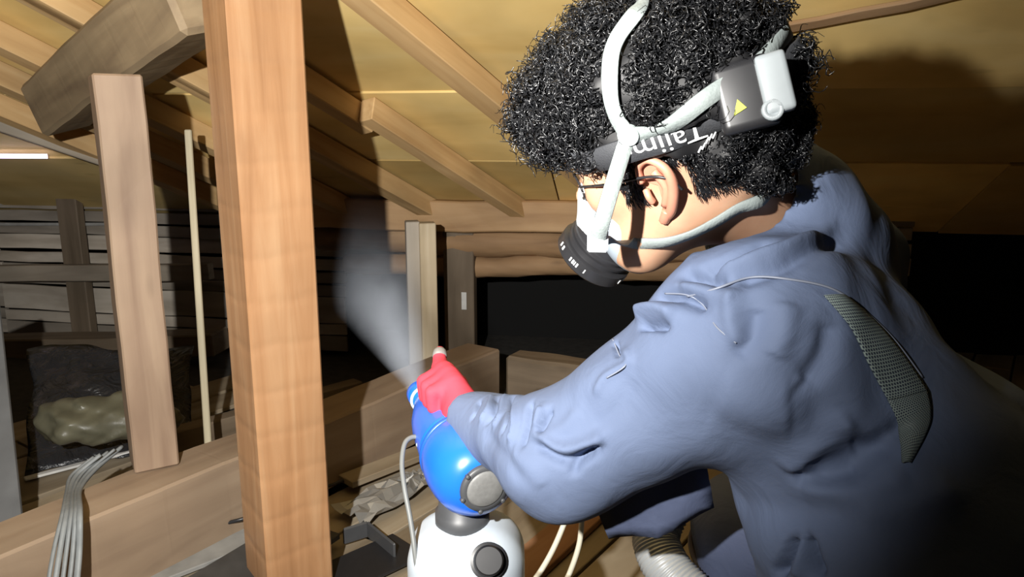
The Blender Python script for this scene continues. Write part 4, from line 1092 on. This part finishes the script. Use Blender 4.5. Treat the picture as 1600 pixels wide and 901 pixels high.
# ------------------------------------------------------------------ things lying about
def bunch(name, pts, r, mat, label, cat, group=None, flat=1.0, sides=8):
    o = tube(name, pts, r, mat, None, sides, 8, flat); return tag(o, label, cat, group)
M_VVF = plain('grey_flat_cable', (.20, .215, .22), .55, var=.1, scale=60)
labs = ['outermost grey cable of the bundle over the tie beam, on its left edge', 'grey cable second from the left in the bundle over the tie beam', 'grey cable in the middle of the bundle over the tie beam', 'grey cable second from the right in the bundle over the tie beam', 'rightmost thick grey cable of the bundle over the tie beam']
for i in range(5):
    dx = i * 11; top = on_z(105 + i * 5, 768, TZ + .006)
    back = on_z(112 + i * 9, 742 - i * 2, TZ + .01)
    pts = [on_z(146 + i * 11, 714 - i * 4, TZ + .03 + .01 * (i % 2)), back, top + Vector((0, 0, .004)), P(98 + dx * .6, 800, 1.565 - .004 * i), P(84 + dx * .9, 860, 1.50 + .006 * i), P(74 + dx * 1.0, 925, 1.47 + .008 * i)]
    pts.append(Vector((pts[-1].x - .01, pts[-1].y - .03, .006)))
    bunch('electric_cable', pts, .0055 if i < 4 else .0075, M_VVF, labs[i], 'cable', 'cables over the tie beam', .7)
bunch('electric_cable', [on_z(150, 905, .01), on_z(240, 870, .012), on_z(310, 838, .03), on_z(352, 818, .05), on_z(392, 806, .06), on_z(470, 775, .05), on_z(560, 742, .02)], .0045, M_BLACK, 'thin black cable running along the foot of the tie beam', 'cable')
tag(beam('ceiling_board', on_z(130, 925, .012), on_z(480, 795, .012), .16, .012, M_DUST, bev=.002), 'grey dusty board along the foot of the tie beam', 'board')
a = on_z(290, 925, .03); b = on_z(470, 815, .03)
tag(beam('dark_board', a + TBS * .05, b + TBS * .05, .17, .016, M_DARKP, bev=.002), 'dark flat panel on the floor behind the front post', 'panel')
# left: grey board, dark plastic sheet, insulation bag, pale strip
Mg = plain('grey_sheet_board', (.13, .135, .14), .8, var=.15, scale=10)
tag(beam('grey_board', P(-90, 500, 2.15), P(-70, 900, 1.72), .30, .012, Mg, up=(.35, -1, 0), bev=.002), 'plain grey sheet leaning at the left edge of the picture', 'board')
mpl, nt, b_ = new_mat('black_plastic_sheet'); b_.inputs['Base Color'].default_value = (.022, .023, .026, 1); b_.inputs['Roughness'].default_value = .22
tc = N(nt, 'ShaderNodeTexCoord'); no = N(nt, 'ShaderNodeTexNoise'); no.inputs['Scale'].default_value = 14; no.inputs['Detail'].default_value = 6; no.inputs['Distortion'].default_value = 1.5
bp = N(nt, 'ShaderNodeBump'); bp.inputs['Strength'].default_value = .9; bp.inputs['Distance'].default_value = .02
nt.links.new(tc.outputs['Object'], no.inputs['Vector']); nt.links.new(no.outputs['Fac'], bp.inputs['Height']); nt.links.new(bp.outputs[0], b_.inputs['Normal'])
V = []; F = []; NU, NV = 26, 22
tl, trr, blp, brp = P(42, 545, 2.75), P(300, 540, 2.85), on_z(46, 738, .004), on_z(300, 690, .004)
for i in range(NV + 1):
    for k in range(NU + 1):
        s_, t_ = k / NU, i / NV
        q = tl.lerp(trr, s_).lerp(blp.lerp(brp, s_), t_); q = q + Vector((0, .02 * math.sin(9 * s_ + 5 * t_) + .012 * math.sin(21 * s_ - 13 * t_), .012 * math.sin(14 * t_ + 6 * s_) * (1 - t_)))
        V.append(q)
for i in range(NV):
    for k in range(NU):
        a_ = i * (NU + 1) + k; F.append((a_, a_ + NU + 1, a_ + NU + 2, a_ + 1))
o = mobj('plastic_sheet', V, F, mpl); sm = o.modifiers.new('thick', 'SOLIDIFY'); sm.thickness = .002
tag(o, 'crumpled black plastic sheet behind the grey brown post at the left', 'plastic sheet')
bc = P(135, 652, 2.22)
def bag_sdf(X, Y, Z):
    d = capsule(X, Y, Z, arr(P(95, 655, 2.26)), arr(P(190, 640, 2.34)), .062, .05)
    d = smin(d, capsule(X, Y, Z, arr(P(110, 672, 2.22)), arr(P(260, 655, 2.36)), .045, .045), .03)
    return d + .008 * np.sin(X * 40 + 3 * np.sin(Z * 30)) * np.sin(Z * 45 + Y * 30) + .004 * np.sin(X * 95 + 2 * np.sin(Z * 80)) * np.sin(Z * 90)
V, F = surface_nets(bag_sdf, np.array(bc) - np.array([.2, .15, .15]), np.array(bc) + np.array([.45, .3, .15]), .008); V = laplace(V, F, 1)
tag(mobj('insulation_bag', V, F, plain('cream_insulation', (.11, .105, .07), .4, var=.25, scale=14, bump=.5)), 'lumpy cream insulation bag lying on the black plastic sheet', 'bag')
tag(beam('metal_strip', on_z(38, 748, .008), on_z(215, 702, .008), .022, .008, M_STRIP, bev=.002), 'thin pale metal strip on the floor before the black plastic sheet', 'strip')
# middle floor: foil scraps and a dark box beside the tank
mf_, nt, b_ = new_mat('silver_foil'); b_.inputs['Base Color'].default_value = (.36, .36, .35, 1); b_.inputs['Metallic'].default_value = .5; b_.inputs['Roughness'].default_value = .38
def foil(x, y, w_, h_, seed, label):
    r = random.Random(seed); V = []; F = []; n_ = 9; c0 = on_z(x, y, .012)
    for i in range(n_):
        for k in range(n_): V.append(c0 + TB * (i / (n_ - 1) - .5) * w_ + TBS * (k / (n_ - 1) - .5) * h_ + Vector((r.uniform(-.006, .006), r.uniform(-.006, .006), r.uniform(0, .028))))
    for i in range(n_ - 1):
        for k in range(n_ - 1): F.append((i * n_ + k, i * n_ + k + 1, (i + 1) * n_ + k + 1, (i + 1) * n_ + k))
    o = mobj('foil_scrap', V, F, mf_, smooth=False); sm = o.modifiers.new('t', 'SOLIDIFY'); sm.thickness = .001
    return tag(o, label, 'foil')
foil(600, 780, .26, .13, 1, 'wide crumpled silver foil scrap on the planks left of the tank')
foil(655, 752, .10, .08, 2, 'small shiny foil scrap against the blue fogger')
bx0 = on_z(590, 870, .03)
tray = empty('dark_tray', bx0); tag(tray, 'black open tray on the floor between the front post and the tank', 'tray')
beam('tray_floor', on_z(520, 905, .008), on_z(640, 850, .008), .14, .008, M_BLACK, tray)
for (p0, p1, nm) in (((536, 838), (575, 826), 'tray_rim'), ((575, 826), (618, 862), 'tray_rim')):
    beam(nm, on_z(*p0, .025), on_z(*p1, .025), .008, .045, M_DGREY, tray)
# right of the tank: hoses, reddish plank, duct
bunch('thin_hose', [P(900, 760, 1.12), P(888, 800, 1.12), P(868, 850, 1.12), P(846, 890, 1.12), P(820, 925, 1.13), on_z(780, 985, .006)], .0042, M_HOSE, 'cream hose hanging beside the tank, left one of the pair', 'hose', 'cream hoses under the elbow')
bunch('thin_hose', [P(918, 760, 1.14), P(910, 805, 1.14), P(905, 850, 1.14), P(890, 895, 1.14), P(872, 930, 1.15), on_z(840, 1000, .006)], .0042, M_HOSE, 'cream hose below the elbow, right one of the pair', 'hose', 'cream hoses under the elbow')
tag(beam('red_plank', on_z(800, 905, .012), on_z(930, 790, .012), .10, .018, W_RED, bev=.002), 'reddish brown plank lying under the two cream hoses', 'plank')
mdu, nt, b_ = new_mat('duct_foil'); b_.inputs['Base Color'].default_value = (.42, .44, .45, 1); b_.inputs['Metallic'].default_value = .1; b_.inputs['Roughness'].default_value = .42
dpts = catmull([P(1060, 760, 1.16), P(1030, 820, 1.14), P(1026, 850, 1.12), P(1048, 895, 1.09), P(1100, 945, 1.06), P(1180, 1000, 1.04), P(1320, 1020, 1.05)], 30)
rad_ = [.0335 + .0014 * math.sin(i * 1.9) for i in range(len(dpts))]
dct = empty('flexible_duct', dpts[-1]); tag(dct, 'ribbed silver flexible duct curving below the jacket', 'duct')
mobj('duct_wall', *tube_geo(dpts, rad_, 24), mdu, dct)
mobj('black_sleeve', *tube_geo([q + Vector((.075, .02, -.02)) for q in dpts[10:150]], .022, 14), M_BLACK, dct)
